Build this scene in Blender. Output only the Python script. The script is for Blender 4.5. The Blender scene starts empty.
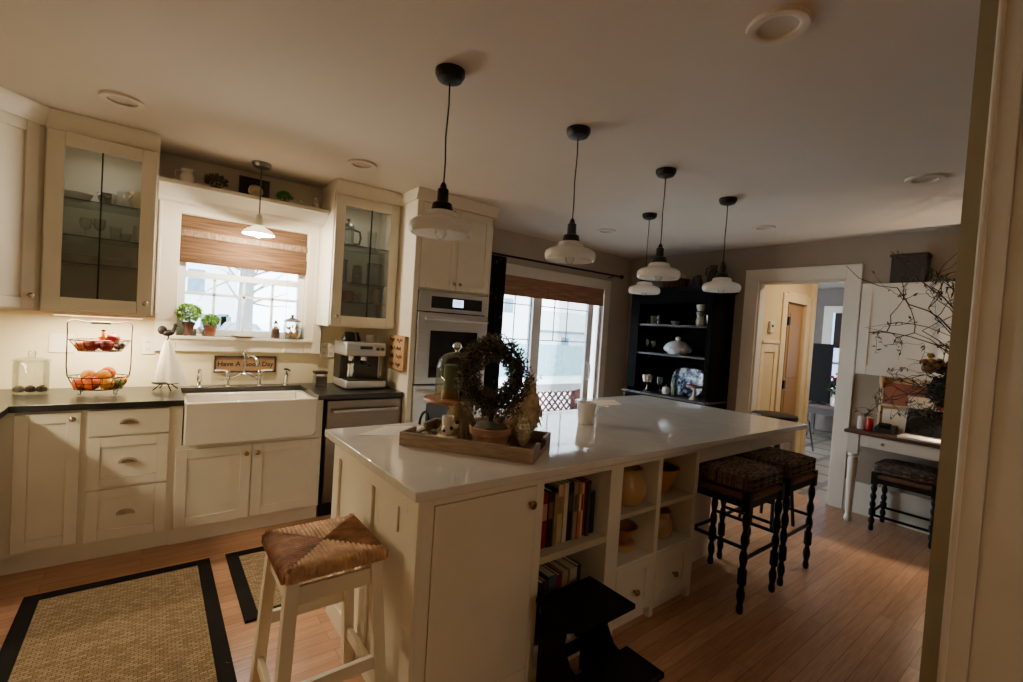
import bpy, bmesh, math, random
from mathutils import Vector, Matrix, Euler, noise
R_ = random.Random(7)
PI = math.pi
scene = bpy.context.scene
COL = scene.collection
WORLD_AUTH = set()

# ------------------------------------------------------------------ helpers
def lin(c):
    return tuple(((x / 255) / 12.92 if x / 255 <= .04045 else ((x / 255 + .055) / 1.055) ** 2.4) for x in c)

class MB:
    def __init__(s): s.v = []; s.f = []; s.sm = []
    def add(s, vs, fs, smooth=False):
        b = len(s.v); s.v += [Vector(v) for v in vs]
        for f in fs: s.f.append(tuple(b + i for i in f)); s.sm.append(smooth)
        return s
    def box(s, x0, x1, y0, y1, z0, z1):
        if x0 > x1: x0, x1 = x1, x0
        if y0 > y1: y0, y1 = y1, y0
        if z0 > z1: z0, z1 = z1, z0
        return s.add([(x0,y0,z0),(x1,y0,z0),(x1,y1,z0),(x0,y1,z0),(x0,y0,z1),(x1,y0,z1),(x1,y1,z1),(x0,y1,z1)],
              [(0,3,2,1),(4,5,6,7),(0,1,5,4),(1,2,6,5),(2,3,7,6),(3,0,4,7)])
    def obox(s, c, size, rot=(0,0,0)):
        m = Euler(rot).to_matrix(); c = Vector(c); a = [Vector(v) for v in
            [(-1,-1,-1),(1,-1,-1),(1,1,-1),(-1,1,-1),(-1,-1,1),(1,-1,1),(1,1,1),(-1,1,1)]]
        return s.add([c + m @ Vector((v.x*size[0]/2, v.y*size[1]/2, v.z*size[2]/2)) for v in a],
              [(0,3,2,1),(4,5,6,7),(0,1,5,4),(1,2,6,5),(2,3,7,6),(3,0,4,7)])
    def lathe(s, prof, c=(0,0,0), seg=24, axis='Z', cap=True):
        c = Vector(c); n = len(prof); vs = []
        for r, z in prof:
            for k in range(seg):
                a = 2*PI*k/seg; p = (r*math.cos(a), r*math.sin(a), z)
                if axis == 'Y': p = (p[0], -z, p[1])
                elif axis == 'X': p = (z, p[0], p[1])
                vs.append(c + Vector(p))
        fs = []
        for i in range(n-1):
            for k in range(seg):
                k2 = (k+1) % seg
                fs.append((i*seg+k, i*seg+k2, (i+1)*seg+k2, (i+1)*seg+k))
        if cap:
            if prof[0][0] > 1e-5: fs.append(tuple(range(seg-1, -1, -1)))
            if prof[-1][0] > 1e-5: fs.append(tuple((n-1)*seg+k for k in range(seg)))
        return s.add(vs, fs, True)
    def tube(s, pts, r, seg=8, closed=False, cap=True):
        pts = [Vector(p) for p in pts]; n = len(pts)
        rr = r if isinstance(r, (list, tuple)) else [r]*n
        vs = []; prev = None
        for i, p in enumerate(pts):
            a = pts[(i-1) % n] if (closed or i > 0) else p
            b = pts[(i+1) % n] if (closed or i < n-1) else p
            t = (b - a)
            t = t.normalized() if t.length > 1e-9 else Vector((0,0,1))
            if prev is None:
                u = t.orthogonal().normalized()
            else:
                u = prev - t*prev.dot(t)
                u = u.normalized() if u.length > 1e-6 else t.orthogonal().normalized()
            prev = u; w = t.cross(u)
            for k in range(seg):
                an = 2*PI*k/seg
                vs.append(p + (u*math.cos(an) + w*math.sin(an))*rr[i])
        fs = []
        m = n if closed else n-1
        for i in range(m):
            j = (i+1) % n
            for k in range(seg):
                k2 = (k+1) % seg
                fs.append((i*seg+k, i*seg+k2, j*seg+k2, j*seg+k))
        if cap and not closed:
            fs.append(tuple(range(seg-1, -1, -1))); fs.append(tuple((n-1)*seg+k for k in range(seg)))
        return s.add(vs, fs, True)
    def prism(s, poly, a, b, axis='Y'):
        n = len(poly)
        def P(p, t):
            if axis == 'Y': return (p[0], t, p[1])
            if axis == 'X': return (t, p[0], p[1])
            return (p[0], p[1], t)
        vs = [P(p, a) for p in poly] + [P(p, b) for p in poly]
        fs = [tuple(range(n)), tuple(range(2*n-1, n-1, -1))]
        for i in range(n):
            j = (i+1) % n; fs.append((i, i+n, j+n, j))
        return s.add(vs, fs)
    def ell(s, c, rad, seg=20, rings=12, wob=0, seed=0, rot=(0,0,0)):
        c = Vector(c); m = Euler(rot).to_matrix(); vs = [c + m @ Vector((0,0,-rad[2]))]; fs = []
        for i in range(1, rings):
            ph = -PI/2 + PI*i/rings
            for k in range(seg):
                th = 2*PI*k/seg; d = Vector((math.cos(ph)*math.cos(th), math.cos(ph)*math.sin(th), math.sin(ph)))
                w = 1 + wob*noise.noise(d*2.3 + Vector((seed*7.1, seed, 0)))
                vs.append(c + m @ Vector((d.x*rad[0]*w, d.y*rad[1]*w, d.z*rad[2]*w)))
        vs.append(c + m @ Vector((0,0,rad[2]))); L = len(vs)-1
        for k in range(seg):
            fs.append((0, 1+(k+1) % seg, 1+k))
            fs.append((L, L-seg+k, L-seg+(k+1) % seg))
        for i in range(rings-2):
            for k in range(seg):
                k2 = (k+1) % seg; b = 1+i*seg
                fs.append((b+k, b+k2, b+seg+k2, b+seg+k))
        return s.add(vs, fs, True)
    def leaf(s, p, d, l, w, up=(0,0,1)):
        p = Vector(p); d = Vector(d).normalized(); u = Vector(up)
        x = d.cross(u); x = x.normalized() if x.length > 1e-4 else d.orthogonal().normalized()
        nn = x.cross(d)
        return s.add([p, p + d*l*.45 + x*w/2 + nn*l*.05, p + d*l, p + d*l*.45 - x*w/2 + nn*l*.05], [(0,1,2,3)], True)
    def text(s, body, size, mtx, depth=.001):
        cu = bpy.data.curves.new('tmp', 'FONT'); cu.body = body; cu.size = size; cu.extrude = depth
        cu.offset = size*.02; cu.align_x = 'CENTER'; cu.align_y = 'CENTER'; cu.resolution_u = 3
        o = bpy.data.objects.new('tmp', cu); COL.objects.link(o)
        dg = bpy.context.evaluated_depsgraph_get()
        me = bpy.data.meshes.new_from_object(o.evaluated_get(dg))
        s.add([mtx @ v.co for v in me.vertices], [tuple(p.vertices) for p in me.polygons])
        bpy.data.objects.remove(o); bpy.data.meshes.remove(me); bpy.data.curves.remove(cu)
        return s

def top(o):
    while o.parent: o = o.parent
    return o

def mesh_of(mb, name, mat, off=(0,0,0), ang=35):
    me = bpy.data.meshes.new(name); off = Vector(off)
    me.from_pydata([v - off for v in mb.v], [], mb.f)
    me.polygons.foreach_set('use_smooth', [True]*len(mb.f))
    me.update()
    try: me.set_sharp_from_angle(angle=math.radians(ang))
    except Exception: pass
    if mat: me.materials.append(mat)
    return me

def part(mb, name, mat, parent, bev=0, label=None, kind=None, seg=2):
    r = top(parent)
    off = r.location if r.name in WORLD_AUTH else (0,0,0)
    if not r.type == 'EMPTY' and r.name in WORLD_AUTH: off = r.location
    me = mesh_of(mb, name, mat, off)
    o = bpy.data.objects.new(name, me); COL.objects.link(o); o.parent = parent
    if bev: bevel(o, bev, seg)
    if label: o['label'] = label
    if kind: o['kind'] = kind
    return o

def bevel(o, w, seg=2):
    m = o.modifiers.new('Bevel', 'BEVEL'); m.width = w; m.segments = seg; m.limit_method = 'ANGLE'; m.angle_limit = math.radians(40)

def thing(name, label, cat, loc=(0,0,0), rotz=0, group=None, world=True):
    o = bpy.data.objects.new(name, None); COL.objects.link(o); o.empty_display_size = .05
    o.location = loc; o.rotation_euler = (0,0,rotz); o['label'] = label; o['category'] = cat
    if group: o['group'] = group
    if world: WORLD_AUTH.add(o.name)
    return o

def solo(mb, name, mat, label, cat, group=None, bev=0, kind=None, seg=2):
    xs = [v.x for v in mb.v]; ys = [v.y for v in mb.v]; zs = [v.z for v in mb.v]
    c = Vector(((min(xs)+max(xs))/2, (min(ys)+max(ys))/2, min(zs)))
    me = mesh_of(mb, name, mat, c)
    o = bpy.data.objects.new(name, me); COL.objects.link(o); o.location = c
    o['label'] = label; o['category'] = cat
    if group: o['group'] = group
    if kind: o['kind'] = kind
    if bev: bevel(o, bev, seg)
    WORLD_AUTH.add(o.name)
    return o

def struct(mb, name, mat, parent=None, bev=0):
    me = mesh_of(mb, name, mat)
    o = bpy.data.objects.new(name, me); COL.objects.link(o)
    if parent: o.parent = parent
    else: o['kind'] = 'structure'
    if bev: bevel(o, bev)
    return o

def dup(root, loc, rotz=None, label=None, group=None):
    r = root.copy(); COL.objects.link(r); r.location = loc
    if rotz is not None: r.rotation_euler = (0,0,rotz)
    if label: r['label'] = label
    if group: r['group'] = group
    for ch in list(root.children):
        c = ch.copy(); COL.objects.link(c); c.parent = r
        for g in list(ch.children):
            d = g.copy(); COL.objects.link(d); d.parent = c
    return r

# ------------------------------------------------------------------ materials
MATS = {}
def M(name, col, rough=.5, metal=0, var=.06, scale=6, bump=0, bscale=40, stretch=(1,1,1), trans=0, emit=0, spec=.5, coat=0, alpha=1, ecol=None, sub=0):
    if name in MATS: return MATS[name]
    m = bpy.data.materials.new(name); m.use_nodes = True; nt = m.node_tree; N = nt.nodes; L = nt.links
    b = N['Principled BSDF']; c = lin(col)
    tc = N.new('ShaderNodeTexCoord'); mp = N.new('ShaderNodeMapping'); mp.inputs['Scale'].default_value = stretch
    L.new(tc.outputs['Object'], mp.inputs['Vector'])
    no = N.new('ShaderNodeTexNoise'); no.inputs['Scale'].default_value = scale; no.inputs['Detail'].default_value = 4
    L.new(mp.outputs['Vector'], no.inputs['Vector'])
    rp = N.new('ShaderNodeValToRGB'); rp.color_ramp.elements[0].position = .3; rp.color_ramp.elements[1].position = .7
    rp.color_ramp.elements[0].color = tuple(max(0, x*(1-var)) for x in c) + (1,)
    rp.color_ramp.elements[1].color = tuple(min(1, x*(1+var)) for x in c) + (1,)
    L.new(no.outputs['Fac'], rp.inputs['Fac']); L.new(rp.outputs['Color'], b.inputs['Base Color'])
    b.inputs['Roughness'].default_value = rough; b.inputs['Metallic'].default_value = metal
    b.inputs['Specular IOR Level'].default_value = spec
    b.inputs['Transmission Weight'].default_value = trans; b.inputs['Coat Weight'].default_value = coat
    if emit:
        b.inputs['Emission Color'].default_value = (lin(ecol) if ecol else c) + (1,); b.inputs['Emission Strength'].default_value = emit
    if bump:
        n2 = N.new('ShaderNodeTexNoise'); n2.inputs['Scale'].default_value = bscale; n2.inputs['Detail'].default_value = 3
        L.new(mp.outputs['Vector'], n2.inputs['Vector'])
        bp = N.new('ShaderNodeBump'); bp.inputs['Strength'].default_value = bump; bp.inputs['Distance'].default_value = .01
        L.new(n2.outputs['Fac'], bp.inputs['Height']); L.new(bp.outputs['Normal'], b.inputs['Normal'])
    MATS[name] = m; return m

def glass_mat(name, tint=(245,248,247), gloss=.1, rough=.02, fk=.7, haze=0):
    if name in MATS: return MATS[name]
    m = bpy.data.materials.new(name); m.use_nodes = True; nt = m.node_tree; N = nt.nodes; L = nt.links
    N.remove(N['Principled BSDF']); out = N['Material Output']
    t = N.new('ShaderNodeBsdfTransparent'); g = N.new('ShaderNodeBsdfGlossy'); g.inputs['Roughness'].default_value = rough
    no = N.new('ShaderNodeTexNoise'); no.inputs['Scale'].default_value = 3
    rp = N.new('ShaderNodeValToRGB'); c = lin(tint)
    rp.color_ramp.elements[0].color = tuple(x*.97 for x in c)+(1,); rp.color_ramp.elements[1].color = c+(1,)
    L.new(no.outputs['Fac'], rp.inputs['Fac']); L.new(rp.outputs['Color'], t.inputs['Color'])
    f = N.new('ShaderNodeFresnel'); f.inputs['IOR'].default_value = 1.45
    mt = N.new('ShaderNodeMath'); mt.operation = 'MULTIPLY_ADD'; mt.inputs[1].default_value = fk; mt.inputs[2].default_value = gloss*.2
    L.new(f.outputs['Fac'], mt.inputs[0])
    mx = N.new('ShaderNodeMixShader'); L.new(mt.outputs[0], mx.inputs['Fac']); L.new(t.outputs[0], mx.inputs[1]); L.new(g.outputs[0], mx.inputs[2])
    last = mx.outputs[0]
    if haze:
        df = N.new('ShaderNodeBsdfDiffuse'); df.inputs['Color'].default_value = (.75,.74,.68,1); m2 = N.new('ShaderNodeMixShader'); m2.inputs['Fac'].default_value = haze  # pale diffuse haze mixed into the glass imitates reflected room light
        L.new(last, m2.inputs[1]); L.new(df.outputs[0], m2.inputs[2]); last = m2.outputs[0]
    L.new(last, out.inputs['Surface']); MATS[name] = m; return m

def wood_floor(name, c1, c2, c3, pw=.07, pl=1.1, rough=.28):
    m = bpy.data.materials.new(name); m.use_nodes = True; nt = m.node_tree; N = nt.nodes; L = nt.links
    b = N['Principled BSDF']; tc = N.new('ShaderNodeTexCoord')
    br = N.new('ShaderNodeTexBrick'); br.inputs['Scale'].default_value = 1
    br.inputs['Brick Width'].default_value = pl; br.inputs['Row Height'].default_value = pw; br.inputs['Mortar Size'].default_value = .0012
    br.inputs['Color1'].default_value = lin(c1)+(1,); br.inputs['Color2'].default_value = lin(c2)+(1,); br.inputs['Mortar'].default_value = lin(c3)+(1,)
    br.offset_frequency = 2; br.offset = .37; br.inputs['Bias'].default_value = .1
    L.new(tc.outputs['Object'], br.inputs['Vector'])
    mp = N.new('ShaderNodeMapping'); mp.inputs['Scale'].default_value = (2.2, 28, 1); L.new(tc.outputs['Object'], mp.inputs['Vector'])
    no = N.new('ShaderNodeTexNoise'); no.inputs['Scale'].default_value = 2.5; no.inputs['Detail'].default_value = 6; L.new(mp.outputs[0], no.inputs['Vector'])
    mr = N.new('ShaderNodeMapRange'); mr.inputs['From Min'].default_value = .3; mr.inputs['From Max'].default_value = .7; mr.inputs['To Min'].default_value = .8; mr.inputs['To Max'].default_value = 1.12
    L.new(no.outputs['Fac'], mr.inputs['Value'])
    mx = N.new('ShaderNodeMix'); mx.data_type = 'RGBA'; mx.blend_type = 'MULTIPLY'; mx.inputs['Factor'].default_value = 1
    L.new(br.outputs['Color'], mx.inputs['A']); L.new(mr.outputs['Result'], mx.inputs['B']); L.new(mx.outputs['Result'], b.inputs['Base Color'])
    b.inputs['Roughness'].default_value = rough
    bp = N.new('ShaderNodeBump'); bp.inputs['Strength'].default_value = .15; bp.inputs['Distance'].default_value = .003
    L.new(br.outputs['Fac'], bp.inputs['Height']); bp.invert = True; L.new(bp.outputs['Normal'], b.inputs['Normal'])
    MATS[name] = m; return m

def weave(name, c1, c2, sx, sy, rough=.9, bump=.6, mort=None, bias=0):
    m = bpy.data.materials.new(name); m.use_nodes = True; nt = m.node_tree; N = nt.nodes; L = nt.links
    b = N['Principled BSDF']; tc = N.new('ShaderNodeTexCoord')
    br = N.new('ShaderNodeTexBrick'); br.inputs['Scale'].default_value = 1
    br.inputs['Brick Width'].default_value = sx; br.inputs['Row Height'].default_value = sy; br.inputs['Mortar Size'].default_value = min(sx, sy)*.12
    br.inputs['Mortar Smooth'].default_value = .6; br.inputs['Bias'].default_value = bias
    br.inputs['Color1'].default_value = lin(c1)+(1,); br.inputs['Color2'].default_value = lin(c2)+(1,)
    br.inputs['Mortar'].default_value = lin(mort or tuple(x*.55 for x in c2))+(1,)
    L.new(tc.outputs['Object'], br.inputs['Vector']); L.new(br.outputs['Color'], b.inputs['Base Color'])
    b.inputs['Roughness'].default_value = rough; b.inputs['Specular IOR Level'].default_value = .2
    bp = N.new('ShaderNodeBump'); bp.inputs['Strength'].default_value = bump; bp.inputs['Distance'].default_value = .006; bp.invert = True
    L.new(br.outputs['Fac'], bp.inputs['Height']); L.new(bp.outputs['Normal'], b.inputs['Normal'])
    MATS[name] = m; return m

def blind_mat(name, c1, c2, trans):
    m = bpy.data.materials.new(name); m.use_nodes = True; nt = m.node_tree; N = nt.nodes; L = nt.links
    b = N['Principled BSDF']; out = N['Material Output']; tc = N.new('ShaderNodeTexCoord')
    mp = N.new('ShaderNodeMapping'); mp.inputs['Scale'].default_value = (3, 3, 90); L.new(tc.outputs['Object'], mp.inputs['Vector'])
    no = N.new('ShaderNodeTexNoise'); no.inputs['Scale'].default_value = 1.2; no.inputs['Detail'].default_value = 3; L.new(mp.outputs[0], no.inputs['Vector'])
    rp = N.new('ShaderNodeValToRGB'); rp.color_ramp.elements[0].position = .35; rp.color_ramp.elements[1].position = .68
    rp.color_ramp.elements[0].color = lin(c1)+(1,); rp.color_ramp.elements[1].color = lin(c2)+(1,)
    L.new(no.outputs['Fac'], rp.inputs['Fac']); L.new(rp.outputs['Color'], b.inputs['Base Color']); b.inputs['Roughness'].default_value = .8
    tr = N.new('ShaderNodeBsdfTranslucent'); L.new(rp.outputs['Color'], tr.inputs['Color'])
    mx = N.new('ShaderNodeMixShader'); mx.inputs['Fac'].default_value = trans
    L.new(b.outputs[0], mx.inputs[1]); L.new(tr.outputs[0], mx.inputs[2]); L.new(mx.outputs[0], out.inputs['Surface'])
    bp = N.new('ShaderNodeBump'); bp.inputs['Strength'].default_value = .5; bp.inputs['Distance'].default_value = .004
    L.new(no.outputs['Fac'], bp.inputs['Height']); L.new(bp.outputs['Normal'], b.inputs['Normal'])
    MATS[name] = m; return m

def opal_mat(name, col):
    m = bpy.data.materials.new(name); m.use_nodes = True; nt = m.node_tree; N = nt.nodes; L = nt.links
    b = N['Principled BSDF']; out = N['Material Output']
    no = N.new('ShaderNodeTexNoise'); no.inputs['Scale'].default_value = 5
    rp = N.new('ShaderNodeValToRGB'); c = lin(col); rp.color_ramp.elements[0].color = tuple(x*.94 for x in c)+(1,); rp.color_ramp.elements[1].color = c+(1,)
    L.new(no.outputs['Fac'], rp.inputs['Fac']); L.new(rp.outputs['Color'], b.inputs['Base Color']); b.inputs['Roughness'].default_value = .15
    tr = N.new('ShaderNodeBsdfTranslucent'); L.new(rp.outputs['Color'], tr.inputs['Color'])
    mx = N.new('ShaderNodeMixShader'); mx.inputs['Fac'].default_value = .45
    L.new(b.outputs[0], mx.inputs[1]); L.new(tr.outputs[0], mx.inputs[2]); L.new(mx.outputs[0], out.inputs['Surface'])
    MATS[name] = m; return m

cab = M('cabinet_cream', (229,221,203), .42, var=.03)
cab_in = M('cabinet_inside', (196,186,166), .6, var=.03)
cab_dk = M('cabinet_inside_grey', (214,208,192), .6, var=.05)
wallc = M('wall_paint_cream', (219,206,170), .8, var=.03, bump=.05)
wallg = M('wall_paint_taupe', (150,136,121), .85, var=.03, bump=.05)
wallhall = M('wall_paint_hall', (222,200,156), .8, var=.03)
ceilm = M('ceiling_paint', (202,191,177), .9, var=.02, scale=2)
trimw = M('trim_white', (224,217,204), .4, var=.02)
slab_blk = M('soapstone', (34,34,33), .28, var=.35, scale=3, spec=.55)
quartz = M('quartz', (222,216,208), .06, var=.05, scale=9, spec=.6, coat=.3)
sinkw = M('fireclay', (238,232,220), .12, var=.02, coat=.4)
steel = M('stainless', (206,205,203), .36, .75, var=.06, scale=4, stretch=(1,1,30))
steel_dk = M('stainless_dark', (120,118,115), .35, 1, var=.08)
chrome = M('chrome', (225,225,225), .08, 1, var=.03)
nickel = M('nickel', (196,186,168), .22, 1, var=.06)
brass = M('antique_brass', (150,118,70), .3, 1, var=.1)
black = M('black_paint', (11,10,10), .45, var=.2, spec=.35)
blackm = M('black_metal', (20,18,17), .42, .6, var=.2)
blackg = M('black_glass', (10,11,12), .05, var=.2, coat=.5)
rubber = M('black_matte', (8,8,8), .8, var=.2)
hutchm = M('hutch_black_wood', (7,6,6), .65, var=.25, stretch=(1,1,8), spec=.05)
glass = glass_mat('thin_glass')
glass_d = glass_mat('hazed_glass', (238,240,236), .3, haze=.06)  # a little haze in the colour lifts the dark panes
glass_c = glass_mat('clear_glass', (250,252,250), .2, fk=.45)
opal = opal_mat('opal_glass', (246,242,236))
white_c = M('white_ceramic', (232,226,216), .2, var=.03, coat=.3)
cream_c = M('cream_ceramic', (222,205,168), .25, var=.05, coat=.3)
yellow_w = M('yellow_ware', (205,140,52), .25, var=.12, coat=.4)
yellow_b = M('tan_stoneware', (190,150,96), .3, var=.12, coat=.4)
terra = M('terracotta', (126,76,56), .8, var=.2, bump=.2)
terra_g = M('weathered_terracotta', (168,128,100), .85, var=.25, bump=.2)
leafg = M('herb_green', (92,150,44), .55, var=.35, scale=30)
herbg = M('herb_bright', (142,186,84), .55, var=.4, scale=30)
leafd = M('dark_leaf', (86,80,60), .7, var=.4, scale=20)
twigm = M('dark_twig', (46,35,28), .8, var=.3)
straw = M('dry_straw', (200,172,134), .85, var=.35, scale=30)
straw_g = M('dry_grey_grass', (182,166,130), .85, var=.35, scale=25)
oakw = M('grey_wood', (146,124,104), .6, var=.3, scale=5, stretch=(2,14,14), bump=.2)
woodb = M('brown_wood', (84,54,36), .4, var=.3, scale=4, stretch=(10,1.5,10))
woodl = M('light_wood', (172,136,96), .5, var=.2, scale=5, stretch=(8,2,2))
rushm = M('rush_strand', (190,150,114), .8, var=.4, scale=22, bump=.3)
rushs = M('rush_strand_dark', (158,116,86), .8, var=.45, scale=22, bump=.3)
rushd = M('rush_dark', (58,38,26), .8, var=.3, scale=20)
stoolw = M('stool_cream_paint', (224,214,190), .45, var=.05)
sisal = weave('sisal_field', (172,152,120), (138,116,86), .028, .014, mort=(92,74,52))
rugb = weave('rug_black_border', (20,18,17), (27,25,23), .01, .01, bump=.3)
cush = weave('stool_cushion_weave', (160,138,124), (70,57,51), .026, .011, mort=(22,17,15), bump=.8)
toweltx = M('towel_cloth', (236,226,206), .9, var=.03, bump=.1, bscale=120)
paperm = M('paper', (232,226,212), .8, var=.02)
apple_m = M('apple_red', (138,30,20), .35, var=.5, scale=14)
apple_y = M('apple_blush', (190,90,40), .35, var=.45, scale=16)
orange_m = M('orange_skin', (206,88,2), .45, var=.12, bump=.15, bscale=160)
lemon_m = M('pale_orange_skin', (214,136,4), .45, var=.15, bump=.15, bscale=160)
green_f = M('avocado_skin', (104,104,40), .5, var=.4, scale=24, bump=.3)
choc = M('dark_brown_glazed', (38,18,12), .3, var=.4, scale=20)
blind = blind_mat('woven_blind', (72,48,26), (116,82,50), .25)
blind2 = blind_mat('woven_blind_dark', (146,102,80), (192,148,120), .12)
curt = M('curtain_dark', (22,24,26), .9, var=.5, scale=14)
plastic_w = M('white_plastic', (226,218,198), .4, var=.02)
floorm = wood_floor('oak_floor', (204,158,124), (182,136,104), (110,78,56))
tile = weave('floor_tile', (176,172,166), (164,160,154), .45, .45, rough=.35, bump=.1, mort=(120,116,110))
snow = M('snow', (236,240,246), .8, var=.03)
fencem = M('fence_bleached', (140,176,182), .8, var=.12, stretch=(9,1,1))
deckr = M('deck_red_stain', (112,62,56), .7, var=.15)
sid = M('house_siding', (222,228,232), .8, var=.05, stretch=(1,1,30))
winblue = M('house_window', (96,122,140), .2, var=.2)
barkm = M('tree_bark', (120,118,116), .9, var=.2)
carm = M('car_dark', (120,126,132), .3, var=.1)
pool = M('turquoise_tarp', (60,150,170), .5, var=.1)
bulbm = M('lit_bulb', (255,214,150), .3, emit=140, ecol=(255,216,160))
redm = M('red_label', (176,30,26), .4, var=.1)
bluew = M('blue_white_glaze', (120,132,160), .2, var=.0)
brownsign = M('sign_tan', (150,116,78), .7, var=.15)
lampglow = M('lit_lamp_shade', (255,226,180), .6, emit=3, ecol=(255,210,150))

H = 2.53          # ceiling
XF = 5.15         # far wall
Z914 = .914

# ------------------------------------------------------------------ the setting
struct(MB().box(-1.25, XF+.06, -7.2, .1, -.06, 0), 'floor', floorm)
struct(MB().box(XF+.06, 9.6, -4.2, 1.2, -.06, 0), 'floor.001', tile)
struct(MB().box(-1.4, 9.8, -7.3, 1.4, H, H+.08), 'ceiling', ceilm)
WX0, WX1, WZ0, WZ1 = .135, .985, 1.275, 2.14      # kitchen window opening
SX0, SX1, SZ1 = 2.72, 4.62, 2.06                  # slider opening
w = MB()
w.box(-1.4, WX0, 0, .15, 0, H); w.box(WX0, WX1, 0, .15, 0, WZ0); w.box(WX0, WX1, 0, .15, WZ1, H)
w.box(WX1, 2.3, 0, .15, 0, H)
struct(w, 'wall_back', wallc)
w = MB(); w.box(2.3, SX0, 0, .15, 0, H); w.box(SX0, SX1, 0, .15, SZ1, H); w.box(SX1, XF+.12, 0, .15, 0, H)
struct(w, 'wall_back_right', M('wall_paint_greige', (186,174,156), .85, var=.03))
DY0, DY1, DZ = -2.515, -1.715, 2.145              # doorway in the far wall
w = MB(); w.box(XF, XF+.12, DY1, 0, 0, H); w.box(XF, XF+.12, -4.3, DY0, 0, H); w.box(XF, XF+.12, DY0, DY1, DZ, H)
struct(w, 'wall_far', wallg)
struct(MB().box(-1.4, -1.25, -7.2, 0, 0, H), 'wall_left', wallc)
struct(MB().box(-1.4, 2.0, -7.3, -7.2, 0, H), 'wall_near', wallc)
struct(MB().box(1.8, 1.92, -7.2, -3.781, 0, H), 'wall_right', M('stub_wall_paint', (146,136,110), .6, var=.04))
struct(MB().box(1.92, XF, -4.4, -4.3, 0, H), 'wall_side', wallg)
# casing with a rounded edge bead on the near face of the right wall
t = MB(); t.box(1.78, 1.8, -3.879, -3.829, 0, H); t.tube([(1.782,-3.829,0),(1.782,-3.829,H)], .009, 10); t.box(1.79, 1.8, -4.2, -3.879, 0, H)
struct(t, 'trim_1', M('near_casing_paint', (206,198,186), .45, var=.03), bev=.003)
# far doorway casing and jamb
t = MB(); t.box(XF-.025, XF, DY1, DY1+.14, 0, DZ+.13); t.box(XF-.025, XF, DY0-.118, DY0, 0, DZ+.13); t.box(XF-.025, XF, DY0, DY1, DZ, DZ+.13)
t.box(XF-.035, XF, DY0-.118, DY1+.14, DZ+.115, DZ+.135)
t.box(XF, XF+.12, DY1-.018, DY1, 0, DZ); t.box(XF, XF+.12, DY0, DY0+.018, 0, DZ); t.box(XF, XF+.12, DY0+.018, DY1-.018, DZ-.018, DZ)
struct(t, 'trim_2', trimw, bev=.003)
# slider casing
t = MB(); t.box(SX0-.1, SX0, -.022, 0, 0, SZ1+.12); t.box(SX1, SX1+.11, -.022, 0, 0, SZ1+.12); t.box(SX0, SX1, -.022, 0, SZ1, SZ1+.12)
struct(t, 'trim_3', trimw, bev=.003)
# window surround: tall flat panel, stool and apron
t = MB(); t.box(.012, WX0, -.03, 0, 1.165, 2.3); t.box(WX1, 1.112, -.03, 0, 1.165, 2.3); t.box(WX0, WX1, -.03, 0, WZ1, 2.3); t.box(WX0, WX1, -.03, 0, 1.165, WZ0)
t.box(.09, 1.05, -.05, .1, WZ0-.022, WZ0)
t.box(1.045, 1.112, -.045, -.03, 1.165, 2.2); t.box(.012, .03, -.045, -.03, 1.42, 2.22)
struct(t, 'trim_4', M('window_trim', (226,217,198), .45, var=.02), bev=.003)
# display shelf with crown profile over the window
prof = [(-.03,2.2),(-.12,2.2),(-.13,2.222),(-.15,2.226),(-.175,2.25),(-.225,2.266),(-.235,2.276),(-.27,2.28),(-.27,2.305),(-.0,2.305),(-.0,2.29),(-.03,2.29)]
struct(MB().prism([(y,z) for y,z in prof], .004, 1.068, 'X'), 'trim_5', trimw)
struct(MB().box(.004, 1.068, -.004, -.0005, 2.306, H-.001), 'trim_8', M('niche_paint', (214,206,194), .85, var=.03))
# baseboards
struct(MB().box(XF-.018, XF, -4.3, DY0-.118, 0, .26).box(XF-.024, XF, -4.3, DY0-.118, .26, .285), 'baseboard_far', trimw)
struct(MB().box(4.73, XF, -.018, 0, 0, .14), 'baseboard_back', trimw)

# ---- kitchen window
win = struct(MB().box(WX0, WX0+.045, .06, .11, WZ0, WZ1).box(WX1-.045, WX1, .06, .11, WZ0, WZ1).box(WX0+.045, WX1-.045, .06, .11, WZ0, WZ0+.05).box(WX0+.045, WX1-.045, .06, .11, WZ1-.05, WZ1)
             .box(WX0+.045, WX1-.045, .055, .1, 1.70, 1.745), 'window_1', M('window_frame_white', (236,238,240), .4, var=.02))
m = MB()
for x in (.36, .555, .755): m.box(x-.009, x+.009, .07, .095, WZ0+.05, 1.70)
m.box(WX0+.045, WX1-.045, .07, .095, 1.575, 1.595)
o = struct(m, 'muntin', M('window_frame_white', (236,238,240), .4), win)
struct(MB().box(WX0+.045, WX1-.045, .081, .084, WZ0+.05, WZ1-.05), 'pane', glass, win)
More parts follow.
